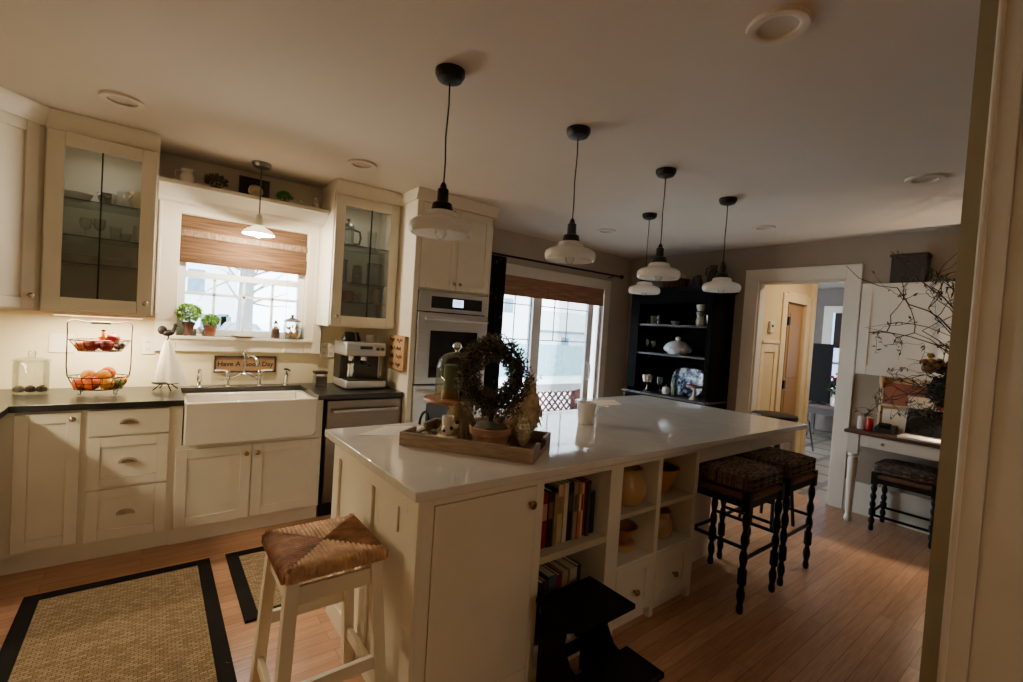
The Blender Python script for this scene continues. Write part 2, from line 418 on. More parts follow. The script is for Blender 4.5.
# ---- sliding glass door (frame, two sashes, dark thin grilles, panes, handle)
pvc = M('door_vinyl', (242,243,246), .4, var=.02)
door = struct(MB().box(SX0, SX0+.04, .03, .13, 0, SZ1).box(SX1-.04, SX1, .03, .13, 0, SZ1).box(SX0+.04, SX1-.04, .03, .13, SZ1-.05, SZ1).box(SX0+.04, SX1-.04, .03, .13, 0, .04), 'door_1', pvc)
a0, a1 = SX0+.04, 3.52; b0, b1 = 3.48, 4.50
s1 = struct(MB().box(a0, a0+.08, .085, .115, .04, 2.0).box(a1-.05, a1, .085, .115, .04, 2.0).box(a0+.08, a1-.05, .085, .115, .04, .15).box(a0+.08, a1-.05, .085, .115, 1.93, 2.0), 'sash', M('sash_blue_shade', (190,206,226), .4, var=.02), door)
s2 = struct(MB().box(b0, b0+.13, .045, .08, .04, 2.0).box(b1-.1, b1, .045, .08, .04, 2.0).box(b0+.13, b1-.1, .045, .08, .04, .15).box(b0+.13, b1-.1, .045, .08, 1.93, 2.0), 'sash', pvc, door)
g1 = MB(); g2 = MB(); grm = M('dark_grille', (70,70,76), .5)
for x in (3.06, 3.25): g1.box(x-.006, x+.006, .098, .104, .15, 1.93)
for z in (1.76, 1.36, .6): g1.box(a0+.08, a1-.05, .098, .104, z-.006, z+.006)
for x in (3.83, 4.05): g2.box(x-.006, x+.006, .058, .064, 1.355, 1.93)
for z in (1.76, 1.36): g2.box(b0+.13, b1-.1, .058, .064, z-.006, z+.006)
struct(g1, 'grille', grm, s1); struct(g2, 'grille', grm, s2)
struct(MB().box(a0+.08, a1-.05, .1, .103, .15, 1.93), 'pane', glass, s1)
struct(MB().box(b0+.13, b1-.1, .06, .063, .15, 1.93), 'pane', glass, s2)
struct(MB().tube([(4.45,.045,1.1),(4.45,.005,1.08),(4.45,-.005,1.0),(4.45,.005,.9),(4.45,.045,.88)], .012, 8), 'handle', white_c, s2)

# ---- hall and the room beyond
hy = -1.72
w = MB(); w.box(XF+.12, 5.86, hy, hy+.12, 0, H); w.box(6.42, 6.62, hy, hy+.12, 0, H); w.box(5.86, 6.42, hy, hy+.12, 2.0, H)
struct(w, 'wall_hall', wallhall)
struct(MB().box(XF+.12, 6.62, hy+1.0, hy+1.1, 0, H), 'wall_closet', wallhall)
struct(MB().box(9.3, 9.42, -4.2, 1.2, 0, H), 'wall_beyond', M('wall_beyond_grey', (120,112,106), .85))
struct(MB().box(XF+.12, 9.3, -4.3, -4.2, 0, H), 'wall_hall_right', wallg)
struct(MB().box(6.62, 9.3, 1.1, 1.2, 0, H), 'wall_hall_left', wallg)
hallw = M('hall_trim_warm', (236,214,168), .45)
t = MB(); t.box(5.74, 5.86, hy-.02, hy, 0, 2.1); t.box(6.42, 6.54, hy-.02, hy, 0, 2.1); t.box(5.86, 6.42, hy-.02, hy, 2.0, 2.12)
t.box(XF+.12, 6.62, hy-.05, hy, 2.36, 2.42); t.box(6.56, 6.66, hy-.035, hy+.12, 0, 2.36)
t.box(5.28, 5.70, hy-.025, hy, 1.50, 1.535)
t.box(5.28, 5.36, hy-.012, hy, .12, 1.5); t.box(5.62, 5.70, hy-.012, hy, .12, 1.5); t.box(5.36, 5.62, hy-.012, hy, 1.40, 1.5)
struct(t, 'trim_6', hallw, bev=.003)
d = struct(MB().box(5.98, 6.41, hy+.02, hy+.055, .01, 1.99), 'door_2', M('hall_door', (170,130,84), .45, stretch=(8,1,1)))
struct(MB().box(6.03, 6.37, hy+.012, hy+.02, 1.1, 1.88).box(6.03, 6.37, hy+.012, hy+.02, .15, .95), 'panel', M('hall_door', (214,180,120)), d)
for z in (1.78, 1.02, .25): struct(MB().box(5.95, 6.0, hy-.004, hy+.02, z-.05, z+.05), 'hinge', black, d)
struct(MB().box(5.87, 5.93, hy+.06, hy+.09, 0, 1.99), 'trim_7', M('closet_dark', (120,86,40), .6))
# thermostat
th = thing('thermostat', 'small beige thermostat on the warm lit hall wall above the chair rail', 'thermostat', (5.47, hy-.03, 1.62))
part(MB().box(5.42, 5.52, hy-.03, hy, 1.62, 1.75), 'body', plastic_w, th, .008)
part(MB().box(5.45, 5.49, hy-.033, hy-.03, 1.68, 1.71), 'display', black, th)
# window in the room beyond
wx = 9.3
w2 = struct(MB().box(wx-.04, wx, -1.12, -.98, .8, 2.22).box(wx-.04, wx, -2.22, -2.08, .8, 2.22).box(wx-.04, wx, -2.08, -1.12, 2.1, 2.22).box(wx-.06, wx, -2.22, -.98, .76, .80), 'window_2', trimw)
struct(MB().box(wx-.025, wx-.012, -2.08, -1.12, .80, 2.1), 'pane', M('bright_pane', (170,205,240), .3, emit=2.0, ecol=(180,212,255)), w2)
struct(MB().box(wx-.035, wx-.02, -2.08, -1.12, 1.22, 1.26).box(wx-.035, wx-.02, -1.62, -1.58, .80, 2.1), 'muntin', trimw, w2)
solo(MB().box(wx-.07, wx-.045, -2.1, -1.16, 1.5, 2.1), 'window_blind', M('dark_blind', (52,40,38), .8), 'dark raised blind covering the top of the far room window', 'blind')

# ------------------------------------------------------------------ the sink wall: base cabinets
FY = -.60         # carcass front
DYF = -.62        # door front
def shaker(mb, x0, x1, z0, z1, yb, th=.02, st=.055, rec=.008):
    mb.box(x0, x0+st, yb-th, yb, z0, z1); mb.box(x1-st, x1, yb-th, yb, z0, z1)
    mb.box(x0+st, x1-st, yb-th, yb, z1-st, z1); mb.box(x0+st, x1-st, yb-th, yb, z0, z0+st)
    mb.box(x0+st, x1-st, yb-th+rec, yb, z0+st, z1-st); return mb
def knob_mb(x, y, z, r=.015):
    return MB().lathe([(.006,0),(.006,.012),(r*.7,.014),(r,.02),(r,.026),(r*.6,.032),(0,.033)], (x,y,z), 14, 'Y')
def cup_pull(x, y, z):
    m = MB(); n = 10; W = .042; Hh = .024
    pts = []
    for i in range(n+1):
        a = PI*i/n
        pts.append((x - W*math.cos(a), z - .012 + Hh*math.sin(a)))
    vs = [(p[0], y, p[1]) for p in pts] + [(x+(p[0]-x)*.75, y-.024, z-.012+(p[1]-z+.012)*.8) for p in pts]
    fs = [(i, i+1, n+2+i, n+1+i) for i in range(n)] + [tuple(range(n+1, 2*n+2))]
    m.add(vs, fs, True); m.box(x-W, x+W, y-.003, y, z-.02, z-.012)
    return m
def carcass(x0, x1, y0=FY, y1=-.002, z0=.1, z1=.877):
    return MB().box(x0, x1, y0, y1, z0, z1)

c = thing('base_cabinet', 'narrow cream base cabinet with one tall door in the left corner', 'cabinet', (-.42, -.3, 0))
part(carcass(-.6, -.275), 'carcass', cab, c)
d = part(shaker(MB(), -.548, -.292, .13, .862, FY), 'door', cab, c, .002); part(knob_mb(-.323, DYF, .83), 'knob', nickel, d)
part(MB().box(-.6, -.275, -.56, -.5, 0, .1), 'toe_kick', cab, c)
c = thing('base_cabinet', 'cream base cabinet with a stack of three drawers under the fruit basket', 'cabinet', (-.08, -.3, 0))
part(carcass(-.275, .125), 'carcass', cab, c)
for z0, z1, sh in ((.722,.868,0), (.425,.71,1), (.12,.41,1)):
    mb = shaker(MB(), -.262, .102, z0, z1, FY, st=.055) if sh else MB().box(-.262, .102, DYF, FY, z0, z1)
    d = part(mb, 'drawer', cab, c, .002); part(cup_pull(-.085, DYF, (z0+z1)/2+.01), 'cup_pull', nickel, d)
part(MB().box(-.275, .125, -.56, -.5, 0, .1), 'toe_kick', cab, c)
c = thing('base_cabinet', 'cream two-door base cabinet below the farmhouse sink', 'cabinet', (.56, -.3, 0))
part(carcass(.125, 1.0, FY, -.002, .1, .625).box(.125, .168, FY, -.002, .625, .877).box(.955, 1.0, FY, -.002, .625, .877), 'carcass', cab, c)
for x0, x1, kx in ((.14,.548,.52), (.556,.985,.585)):
    d = part(shaker(MB(), x0, x1, .11, .60, FY, st=.06), 'door', cab, c, .002); part(knob_mb(kx, DYF, .545), 'knob', brass, d)
part(MB().box(.125, 1.0, -.57, -.5, 0, .1), 'toe_kick', cab, c)
c = thing('base_cabinet', 'cream base cabinet of the left run seen at the picture edge', 'cabinet', (-.9, -1.2, 0))
part(MB().box(-1.24, -.61, -2.1, -.61, .1, .878), 'carcass', cab, c)
lm = MB()
for y0, y1 in ((-1.2,-.72), (-1.69,-1.21)):
    q = MB(); q.box(-.61, -.592, y0, y1, .13, .862); d = part(q, 'door', cab, c, .002)
    part(MB().lathe([(.006,0),(.006,.012),(.015,.02),(.010,.03),(0,.031)], (-.592,y0+.04,.83), 12, 'X'), 'knob', nickel, d)
part(MB().box(-1.24, -.66, -2.1, -.61, 0, .1), 'toe_kick', cab, c)
# left run wall cabinet (its under-side light casts the diagonal shadow)
# counters
ct = MB()
ct.prism([(-1.24,-2.1),(-.565,-2.1),(-.565,-.64),(.172,-.64),(.172,-.115),(.953,-.115),(.953,-.64),(1.605,-.64),(1.605,-.002),(-1.24,-.002)], .878, .914, 'Z')
solo(ct, 'countertop', slab_blk, 'black stone counter along the sink wall, cut out round the white sink', 'countertop', bev=.003)
# sink
sk = thing('farmhouse_sink', 'white apron-front farmhouse sink under the window', 'sink', (.565, -.4, .64))
b = MB(); x0, x1, y0, y1, zt, zb = .175, .945, -.665, -.12, .898, .628
rc = .045; ap = [(x0, zt), (x0, zb+rc)] + [(x0+rc-rc*math.cos(PI/2*k/6), zb+rc-rc*math.sin(PI/2*k/6)) for k in range(1,6)] + [(x0+rc, zb), (x1-rc, zb)] + [(x1-rc+rc*math.sin(PI/2*k/6), zb+rc-rc*math.cos(PI/2*k/6)) for k in range(1,6)] + [(x1, zb+rc), (x1, zt)]
b.prism(ap, y0, y0+.03, 'Y'); b.box(x0, x0+.025, y0+.03, y1, zb, zt-.022); b.box(x1-.025, x1, y0+.03, y1, zb, zt-.022); b.box(x0+.025, x1-.025, y1-.025, y1, zb, zt-.022); b.box(x0+.025, x1-.025, y0+.03, y1-.025, zb, zb+.03)  # added fill lamps, one inside each glass cabinet
part(b, 'basin', sinkw, sk, .016, seg=4)
part(MB().lathe([(.04,0),(.045,.004),(.02,.006),(0,.004)], (.56,-.38,.661), 20), 'drain', chrome, sk)
# bridge faucet
fy = -.085; fz = .914
f = thing('bridge_faucet', 'chrome bridge faucet with two lever handles and a hooked spout', 'faucet', (.56, fy, fz))
for x in (.455, .665):
    part(MB().lathe([(.026,0),(.026,.008),(.016,.015),(.013,.05),(.018,.055),(.018,.075),(.012,.08),(.012,.1),(.016,.105),(.012,.118),(0,.12)], (x,fy,fz), 16), 'pillar', chrome, f)
b = MB()
b.tube([(.455,fy,fz+.065),(.49,fy,fz+.07),(.53,fy,fz+.092),(.56,fy,fz+.096),(.59,fy,fz+.092),(.63,fy,fz+.07),(.665,fy,fz+.065)], .009, 10)
b.lathe([(.024,0),(.026,.006),(.02,.014),(.013,.018)], (.56,fy,fz+.086), 16)
part(b, 'bridge', chrome, f)
for x, sx in ((.455,-1), (.665,1)):
    part(MB().tube([(x,fy-.002,fz+.112),(x+sx*.035,fy-.004,fz+.118),(x+sx*.085,fy-.006,fz+.118)], [.007,.005,.006], 8), 'lever_handle', white_c, f)
sp = [(.56,fy,fz+.1),(.56,fy,fz+.235)]
part(MB().tube(sp, .0095, 10).lathe([(.014,0),(.014,.01),(.009,.02),(.012,.028),(.005,.04),(0,.042)], (.56,fy,fz+.235), 14), 'riser', chrome, f)
pts = [(.56,fy,fz+.205)] + [(.56+.05*t/6*1.0, fy-.13*t/6, fz+.205+.03*math.sin(PI*t/6*.8)) for t in range(1,7)]
pts += [(.618,fy-.152,fz+.2),(.622,fy-.16,fz+.165)]
part(MB().tube(pts, [.008]*7+[.01,.012], 10), 'spout', chrome, f)
s = thing('side_sprayer', 'chrome side sprayer standing left of the faucet', 'sprayer', (.28, fy, fz))
part(MB().lathe([(.026,0),(.026,.008),(.017,.018),(.013,.045)], (.28,fy,fz), 16), 'base', chrome, s)
part(MB().lathe([(.012,.04),(.017,.05),(.017,.085),(.008,.095),(.013,.105),(.015,.118),(.008,.13),(0,.132)], (.28,fy,fz), 16), 'head', chrome, s)
s = thing('soap_dispenser', 'chrome soap pump standing right of the faucet', 'soap dispenser', (.85, fy, fz))
part(MB().lathe([(.022,0),(.022,.008),(.014,.018),(.014,.075),(.017,.08),(.015,.1),(.006,.104),(.006,.125)], (.85,fy,fz), 16), 'body', chrome, s)
part(MB().tube([(.835,fy,fz+.125),(.85,fy-.01,fz+.13),(.872,fy-.035,fz+.118)], .006, 8), 'pump_spout', blackm, s)
# dishwasher
dw = thing('dishwasher', 'stainless dishwasher with a bar handle between sink and ovens', 'dishwasher', (1.305, -.3, 0))
part(MB().box(1.012, 1.6, -.59, -.02, .1, .875), 'body', rubber, dw)
part(MB().box(1.025, 1.598, -.615, -.59, .11, .865), 'door', M('dishwasher_steel', (128,116,106), .32, 1, var=.08, stretch=(1,1,20)), dw, .004)
hd = MB().tube([(1.06,-.65,.79),(1.56,-.65,.79)], .011, 10)
for x in (1.09, 1.53): hd.tube([(x,-.612,.79),(x,-.65,.79)], .007, 8)
part(hd, 'handle', steel, dw)
part(MB().box(1.012, 1.6, -.57, -.56, 0, .1), 'toe_kick', rubber, dw)

# ------------------------------------------------------------------ upper cabinets
def ring(mb, x0, x1, z0, z1, st, y0, y1, stb=None):
    stb = stb or st
    mb.box(x0, x0+st, y0, y1, z0, z1); mb.box(x1-st, x1, y0, y1, z0, z1); mb.box(x0+st, x1-st, y0, y1, z1-st, z1); mb.box(x0+st, x1-st, y0, y1, z0, z0+stb); return mb
CABL = []
def glass_cab(label, x0, x1, zb, knobx, mullx, shelves, side):
    c = thing('glass_wall_cabinet', label, 'cabinet', ((x0+x1)/2, -.18, zb))
    y1, y0 = -.003, -.35; zt = 2.44
    b = MB(); b.box(x0, x0+.018, y0, y1, zb, zt); b.box(x1-.018, x1, y0, y1, zb, zt); b.box(x0+.018, x1-.018, y0, y1, zb, zb+.02); b.box(x0+.018, x1-.018, y0, y1, zt-.02, zt)
    ring(b, x0+.0, x1-.0, zb, zt, .03, y0-.012, y0)
    part(b, 'carcass', cab, c, .0015)
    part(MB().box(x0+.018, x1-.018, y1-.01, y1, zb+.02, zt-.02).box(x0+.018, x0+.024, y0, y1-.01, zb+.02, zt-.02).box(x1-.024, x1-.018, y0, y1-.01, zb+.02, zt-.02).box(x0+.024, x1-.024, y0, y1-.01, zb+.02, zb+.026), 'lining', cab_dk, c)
    for z in shelves:
        sf = part(MB().box(x0+.024, x1-.024, y0+.022, y1-.01, z-.008, z), 'shelf', glass_mat('shelf_glass', (226,234,230), .2, fk=.4), c); part(MB().box(x0+.024, x1-.024, y0+.018, y0+.022, z-.008, z), 'shelf_edge', M('shelf_edge_dark', (40,46,42), .2), sf)
    cp = [(y0-.012,zt-.01),(y0-.02,zt-.01),(y0-.03,zt+.02),(y0-.055,zt+.055),(y0-.06,H-.012),(y0-.06,H-.002),(y1,H-.002),(y1,zt-.01)]
    part(MB().prism(cp, x0, x1, 'X'), 'crown', cab, c)
    part(MB().lathe([(.03,0),(.032,.004),(.032,.014)], ((x0+x1)/2, y0+.09, zt-.034), 20), 'fill_disc', M('fill_disc_glow', (230,228,220), .4, emit=1.5, ecol=(255,240,215)), c)  # glowing disc added to brighten the dim cabinet inside
    CABL.append(((x0+x1)/2, y0+.09, zt-.04))
    d0, d1 = x0+.008, x1-.008
    d = part(ring(MB(), d0, d1, zb+.012, zt-.015, .075, y0-.034, y0-.014), 'door', cab, c, .003)
    part(MB().box(d0+.075, d1-.075, y0-.026, y0-.023, zb+.087, zt-.09), 'pane', glass_d, d)
    part(MB().box(mullx-.0035, mullx+.0035, y0-.031, y0-.02, zb+.087, zt-.09), 'mullion', rubber, d, label='dark leaded bar')
    part(knob_mb(knobx, y0-.034, zb+.08), 'knob', nickel, d)
    return c
glass_cab('cream glass-door wall cabinet left of the window, holding white dishes', -.505, .002, 1.405, -.04, -.262, (2.07, 1.86, 1.70), 1)
glass_cab('cream glass-door wall cabinet right of the window, holding a coffee press', 1.072, 1.608, 1.405, 1.12, 1.365, (2.06, 1.76, 1.61), -1)
# filler + corner cabinet
c = thing('corner_wall_cabinet', 'cream solid-door wall cabinet in the left corner', 'cabinet', (-.85, -.3, 1.405))
Lp, Rp = Vector((-.90,-.74,0)), Vector((-.535,-.375,0))
poly = [(-1.24,-.74),(Lp.x,Lp.y),(Rp.x,Rp.y),(-.508,-.35),(-.508,-.003),(-1.24,-.003)]
part(MB().prism(poly, 1.405, 2.46, 'Z'), 'carcass', cab, c)
dd = (Rp-Lp).normalized(); nn = Vector((dd.y,-dd.x,0)); ln = (Rp-Lp).length; an = math.atan2(dd.y, dd.x)
def onface(mb):
    for i, v in enumerate(mb.v):
        mb.v[i] = Lp + dd*v.x + nn*(-v.y) + Vector((0,0,v.z))
    return mb
d = part(onface(shaker(MB(), .01, ln-.004, 1.417, 2.43, 0, st=.06, rec=.01)), 'door', cab, c, .003)
part(onface(knob_mb(ln-.035, -.02, 1.49)), 'knob', nickel, d)
cr = MB()
cp = [(0,2.43),(-.02,2.43),(-.03,2.46),(-.055,2.5),(-.06,H-.002),(0,H-.002)]
n = len(cp); vs = []
for e, ext in ((0,-.02),(1,.02)):
    for y, z in cp:
        base = Lp if e == 0 else Rp
        vs.append(base + nn*(-y) + dd*ext + Vector((0,0,z)))
cr.add(vs, [tuple(range(n)), tuple(range(2*n-1,n-1,-1))] + [(i,i+n,(i+1)%n+n,(i+1)%n) for i in range(n)])
part(cr, 'crown', cab, c)
# under cabinet light bars
lb = thing('light_bar', 'thin lit light bar under the left glass-door cabinet', 'light', (-.25, -.3, 1.39))
part(MB().box(-.46, -.04, -.33, -.27, 1.388, 1.404), 'housing', plastic_w, lb)
part(MB().box(-.45, -.05, -.325, -.275, 1.385, 1.388), 'diffuser', M('light_bar_lit', (255,220,160), .4, emit=5, ecol=(255,205,130)), lb)
# cord loops under cabinet
solo(MB().tube([(-.44+.3*t/20, -.2, 1.395-.016*abs(math.sin(t*.35))) for t in range(21)], .0025, 6), 'power_cord', plastic_w, 'thin cord looped beneath the left glass-door cabinet', 'cord')

# oven tower
TX0, TX1, TY = 1.613, 2.345, -.68
c = thing('oven_tower_cabinet', 'tall cream cabinet built round the double oven', 'cabinet', (1.98, -.34, 0))
b = MB(); b.box(TX0, TX0+.02, TY+.02, -.003, 0, 2.45); b.box(TX1-.02, TX1, TY+.02, -.003, 0, 2.45); b.box(TX0+.02, TX1-.02, -.02, -.003, 0, 2.45)
b.box(TX0+.02, TX1-.02, TY+.02, -.02, 1.745, 2.45); b.box(TX0+.02, TX1-.02, TY+.02, -.02, .1, .36); b.box(TX0, TX0+.045, TY, TY+.02, .1, 2.45); b.box(TX1-.012, TX1, TY, TY+.02, .1, 2.45)
part(b, 'carcass', cab, c, .002)
mid = (TX0+TX1)/2+.02
for x0, x1, kx in ((TX0+.05, mid-.002, mid-.028), (mid+.002, TX1-.014, mid+.028)):
    d = part(shaker(MB(), x0, x1, 1.76, 2.43, TY+.02, st=.055), 'door', cab, c, .002); part(knob_mb(kx, TY, 1.815), 'knob', nickel, d)
d = part(shaker(MB(), TX0+.05, TX1-.014, .12, .35, TY+.02, st=.055), 'drawer', cab, c, .002); part(cup_pull(mid, TY, .24), 'cup_pull', nickel, d)
cp = [(TY,2.44),(TY-.012,2.44),(TY-.018,2.47),(TY-.035,2.5),(TY-.04,H-.002),(-.003,H-.002),(-.003,2.44)]
part(MB().prism(cp, TX0-.02, TX1+.03, 'X'), 'crown', cab, c)
# double oven
ov = thing('double_wall_oven', 'stainless double wall oven with a lit blue-white clock display', 'oven', (1.99, -.4, .37))
ox0, ox1 = TX0+.05, TX1-.015
part(MB().box(ox0+.01, ox1-.01, TY+.012, -.06, .37, 1.74), 'body', rubber, ov)
pn = part(MB().box(ox0, ox1, TY-.012, TY+.012, 1.575, 1.74), 'control_panel', steel, ov, .003)
part(MB().box(1.775, 2.265, TY-.014, TY-.012, 1.605, 1.70), 'panel_glass', blackg, pn)
part(MB().box(1.975, 2.075, TY-.0155, TY-.014, 1.625, 1.685), 'clock_display', M('display_lit', (210,225,255), .4, emit=2.6, ecol=(200,220,255)), pn)
mt = Matrix.Translation((2.024, TY-.0165, 1.655)) @ Euler((PI/2,0,0)).to_matrix().to_4x4()
part(MB().text('7:21', .042, mt, .0004), 'digits', black, pn, label='dark clock digits')
for z0, z1, kh in ((.985, 1.565, 1), (.40, .972, 0)):
    d = part(MB().box(ox0, ox1, TY-.02, TY+.012, z0, z1), 'oven_door', steel, ov, .004)
    part(MB().box(ox0+.115, ox1-.1, TY-.022, TY-.02, z0+.05, z1-.145), 'window', blackg, d)
    hd = MB().tube([(ox0+.04,TY-.065,z1-.05),(ox1-.03,TY-.065,z1-.05)], .012, 10)
    for x in (ox0+.07, ox1-.06): hd.tube([(x,TY-.018,z1-.05),(x,TY-.065,z1-.05)], .008, 8)
    part(hd, 'handle', steel, d)
# wooden sign board hanging on the tower's side
sb = thing('wooden_sign', 'wooden block sign with burnt lettering on the oven cabinet side', 'sign', (1.6, -.52, 1.07))
part(MB().box(1.576, 1.612, -.655, -.36, 1.08, 1.36), 'board', woodl, sb, .004)
mt = Matrix.Translation((1.5745, -.52, 1.225)) @ Matrix(((0,0,-1,0),(-1,0,0,0),(0,1,0,0),(0,0,0,1)))
tx = MB()
for i in range(4):
    for wd in range(2):
        y_a = -.385-.13*wd; ln_ = .11 if (i+wd) % 2 else .09
        tx.tube([(1.5745, y_a-ln_*k/14, 1.322-.066*i+.015*math.sin(k*1.5+i*2+wd)+.006*math.sin(k*.7)) for k in range(15)], .0022, 5)
part(tx, 'lettering', M('burnt_lettering', (70,36,16), .8), sb)

# ------------------------------------------------------------------ dishes in the glass cabinets
def bowl(c, r, h, mat, label, cat='bowl', group=None, t=.006, name='bowl', foot=.5):
    p = [(r*foot*.9,0),(r*foot,.004),(r*.8,h*.45),(r,h),(r-t,h),(r*.8-t,h*.5),(r*foot-t,t+.006),(0,t+.006)]
    return solo(MB().lathe(p, c, 24), name, mat, label, cat, group)
def mug(c, r, h, mat, label, ang=0, group=None, name='mug', cat='mug'):
    m = MB().lathe([(r*.92,0),(r,.008),(r,h),(r-.005,h),(r-.005,.012),(0,.01)], c, 20)
    cx, cy, cz = c; dx, dy = math.cos(ang), math.sin(ang)
    hm = MB().tube([(cx+dx*(r-.002+.03*math.sin(PI*t/8)), cy+dy*(r-.002+.03*math.sin(PI*t/8)), cz+h*(.8-.6*t/8)) for t in range(9)], .005, 8)
    t = thing(name, label, cat, c, 0, group); part(m, 'body', mat, t); part(hm, 'handle', mat, t); return t
def tumbler(c, r, h, label, group=None, mat=None, name='drinking_glass'):
    return solo(MB().lathe([(r*.8,0),(r,h),(r-.003,h),(r*.78,.008),(0,.008)], c, 16), name, mat or glass_c, label, 'glass', group)
def stemglass(c, r, h, label, group=None):
    return solo(MB().lathe([(r*.8,0),(r*.75,.004),(.004,.01),(.004,h*.4),(r*.7,h*.5),(r,h*.75),(r*.85,h),(r*.85-.002,h),(r-.003,h*.75),(r*.65,h*.53),(0,h*.47)], c, 16), 'wine_glass', glass_c, label, 'glass', group)
yb = -.20
bowl((-.385,yb,2.071), .075, .05, white_c, 'wide white bowl at the left end of the top shelf, left glass cabinet')
bowl((-.245,yb,2.071), .055, .075, chrome, 'shiny silver bowl on the top shelf of the left glass cabinet')
mug((-.165,yb-.02,2.071), .036, .10, white_c, 'white mug left of two on the top shelf, left glass cabinet', -PI/2)
mug((-.10,yb,2.071), .042, .12, cream_c, 'tall cream mug at the right end of the top shelf, left glass cabinet', -PI*.7)
stemglass((-.34,yb,1.861), .032, .12, 'stemmed glass farthest left on the middle shelf, left glass cabinet')
stemglass((-.275,yb-.03,1.861), .032, .12, 'stemmed glass second from left on the middle shelf, left glass cabinet')
tumbler((-.20,yb,1.861), .032, .09, 'tumbler right of the stemmed glasses, left glass cabinet')
bowl((-.15,yb-.02,1.861), .035, .055, glass_c, 'small clear bowl on the middle shelf, left glass cabinet')
mug((-.085,yb,1.861), .034, .11, white_c, 'white mug on the middle shelf, left glass cabinet', -PI*.3)
for i, (x, r) in enumerate(((-.36,.085), (-.2,.085))):
    for k in range(4):
        solo(MB().lathe([(r*.5,0),(r*.55,.002),(r,.012),(r,.016),(r*.55,.007),(0,.006)], (x,yb,1.701+k*.013), 24), 'plate', white_c,
             f'white plate in the {["left","right"][i]} stack on the lowest shelf, {["bottom","second from bottom","third from bottom","topmost"][k]} of its pile', 'plate', 'stacked plates in the left glass cabinet')
# right cabinet: french press, jars, red mug, white mug, small bowls
p = thing('french_press', 'chrome and glass coffee press on the top shelf of the right glass cabinet', 'coffee press', (1.24, yb, 2.061))
part(MB().lathe([(.04,0),(.045,.006),(.045,.15),(.042,.15),(.042,.01),(0,.01)], (1.24,yb,2.061), 20), 'carafe', glass_c, p)
part(MB().lathe([(.048,.148),(.05,.16),(.04,.178),(.006,.182),(.006,.205),(.014,.208),(.014,.222),(0,.226)], (1.24,yb,2.061), 20), 'lid', steel_dk, p)
fr = MB()
for z in (.006, .14): fr.lathe([(.046,z),(.048,z+.003),(.046,z+.012)], (1.24,yb,2.061), 20, cap=False)
for a in range(4): fr.tube([(1.24+.047*math.cos(a*PI/2+.7), yb+.047*math.sin(a*PI/2+.7), 2.065),(1.24+.047*math.cos(a*PI/2+.7), yb+.047*math.sin(a*PI/2+.7), 2.21)], .003, 6)
part(fr, 'frame', chrome, p)
part(MB().tube([(1.285,yb-.01,2.2),(1.33,yb-.015,2.19),(1.34,yb-.015,2.14),(1.33,yb-.015,2.09),(1.285,yb-.01,2.085)], .009, 8), 'handle', black, p)
tumbler((1.44,yb,2.061), .04, .15, 'tall tumbler on the top shelf of the right glass cabinet')
solo(MB().lathe([(.055,0),(.055,.17),(.058,.17),(.058,.185),(0,.19)], (1.19,yb,1.761), 20), 'glass_jar', glass_d, 'lidded glass jar left on the middle shelf, right glass cabinet', 'jar')
solo(MB().lathe([(.04,0),(.04,.12),(.034,.13),(.034,.15),(0,.15)], (1.32,yb-.03,1.761), 20), 'spice_jar', M('patterned_tin', (130,124,112), .4, var=.5, scale=30), 'small patterned jar in the centre of the middle shelf, right glass cabinet', 'jar')
solo(MB().lathe([(.06,0),(.06,.17),(.063,.17),(.063,.185),(0,.19)], (1.475,yb,1.761), 20), 'glass_jar', glass_d, 'lidded glass jar right on the middle shelf, right glass cabinet', 'jar')
mug((1.25,yb-.04,1.611), .045, .085, redm, 'red and white mug on the lower shelf of the right glass cabinet', -.3)
mug((1.385,yb-.04,1.611), .045, .08, white_c, 'white mug beside the red one, right glass cabinet', -.2)
mug((1.495,yb,1.611), .04, .12, cream_c, 'tall cream cup at the right end of the lower shelf, right glass cabinet', PI)
bowl((1.25,yb-.03,1.432), .055, .05, white_c, 'small white bowl left on the cabinet floor, right glass cabinet')
bowl((1.38,yb-.03,1.432), .05, .05, white_c, 'small white bowl right of centre on the cabinet floor, right glass cabinet')

# ------------------------------------------------------------------ display shelf over the window
sz = 2.306; sy = -.14
p = thing('pitcher', 'small white pitcher at the left end of the shelf over the window', 'pitcher', (.155, sy, sz))
part(MB().lathe([(.035,0),(.045,.02),(.045,.06),(.032,.085),(.038,.11),(.034,.11),(.028,.085),(.04,.05),(0,.01)], (.155,sy,sz), 20), 'body', white_c, p)
part(MB().tube([(.12+.0,sy-.01,sz+.1),(.09,sy-.01,sz+.09),(.088,sy-.01,sz+.05),(.115,sy-.01,sz+.03)], .005, 8), 'handle', white_c, p)
def leafball(c, rx, rz, n, l, w, rng, bias=.2):
    m = MB()
    for i in range(n):
        d = Vector((rng.gauss(0,1), rng.gauss(0,1), abs(rng.gauss(0,1))*.8+rng.uniform(-.3,.2))).normalized()
        rr = rng.uniform(.45, 1) ** .6
        p = Vector(c) + Vector((d.x*rx*rr, d.y*rx*rr, d.z*rz*rr))
        m.leaf(p, (d + Vector((rng.gauss(0,.5), rng.gauss(0,.5), bias+rng.gauss(0,.4)))), l*rng.uniform(.7,1.2), w*rng.uniform(.7,1.2), (rng.gauss(0,1), rng.gauss(0,1), 1))
    return m
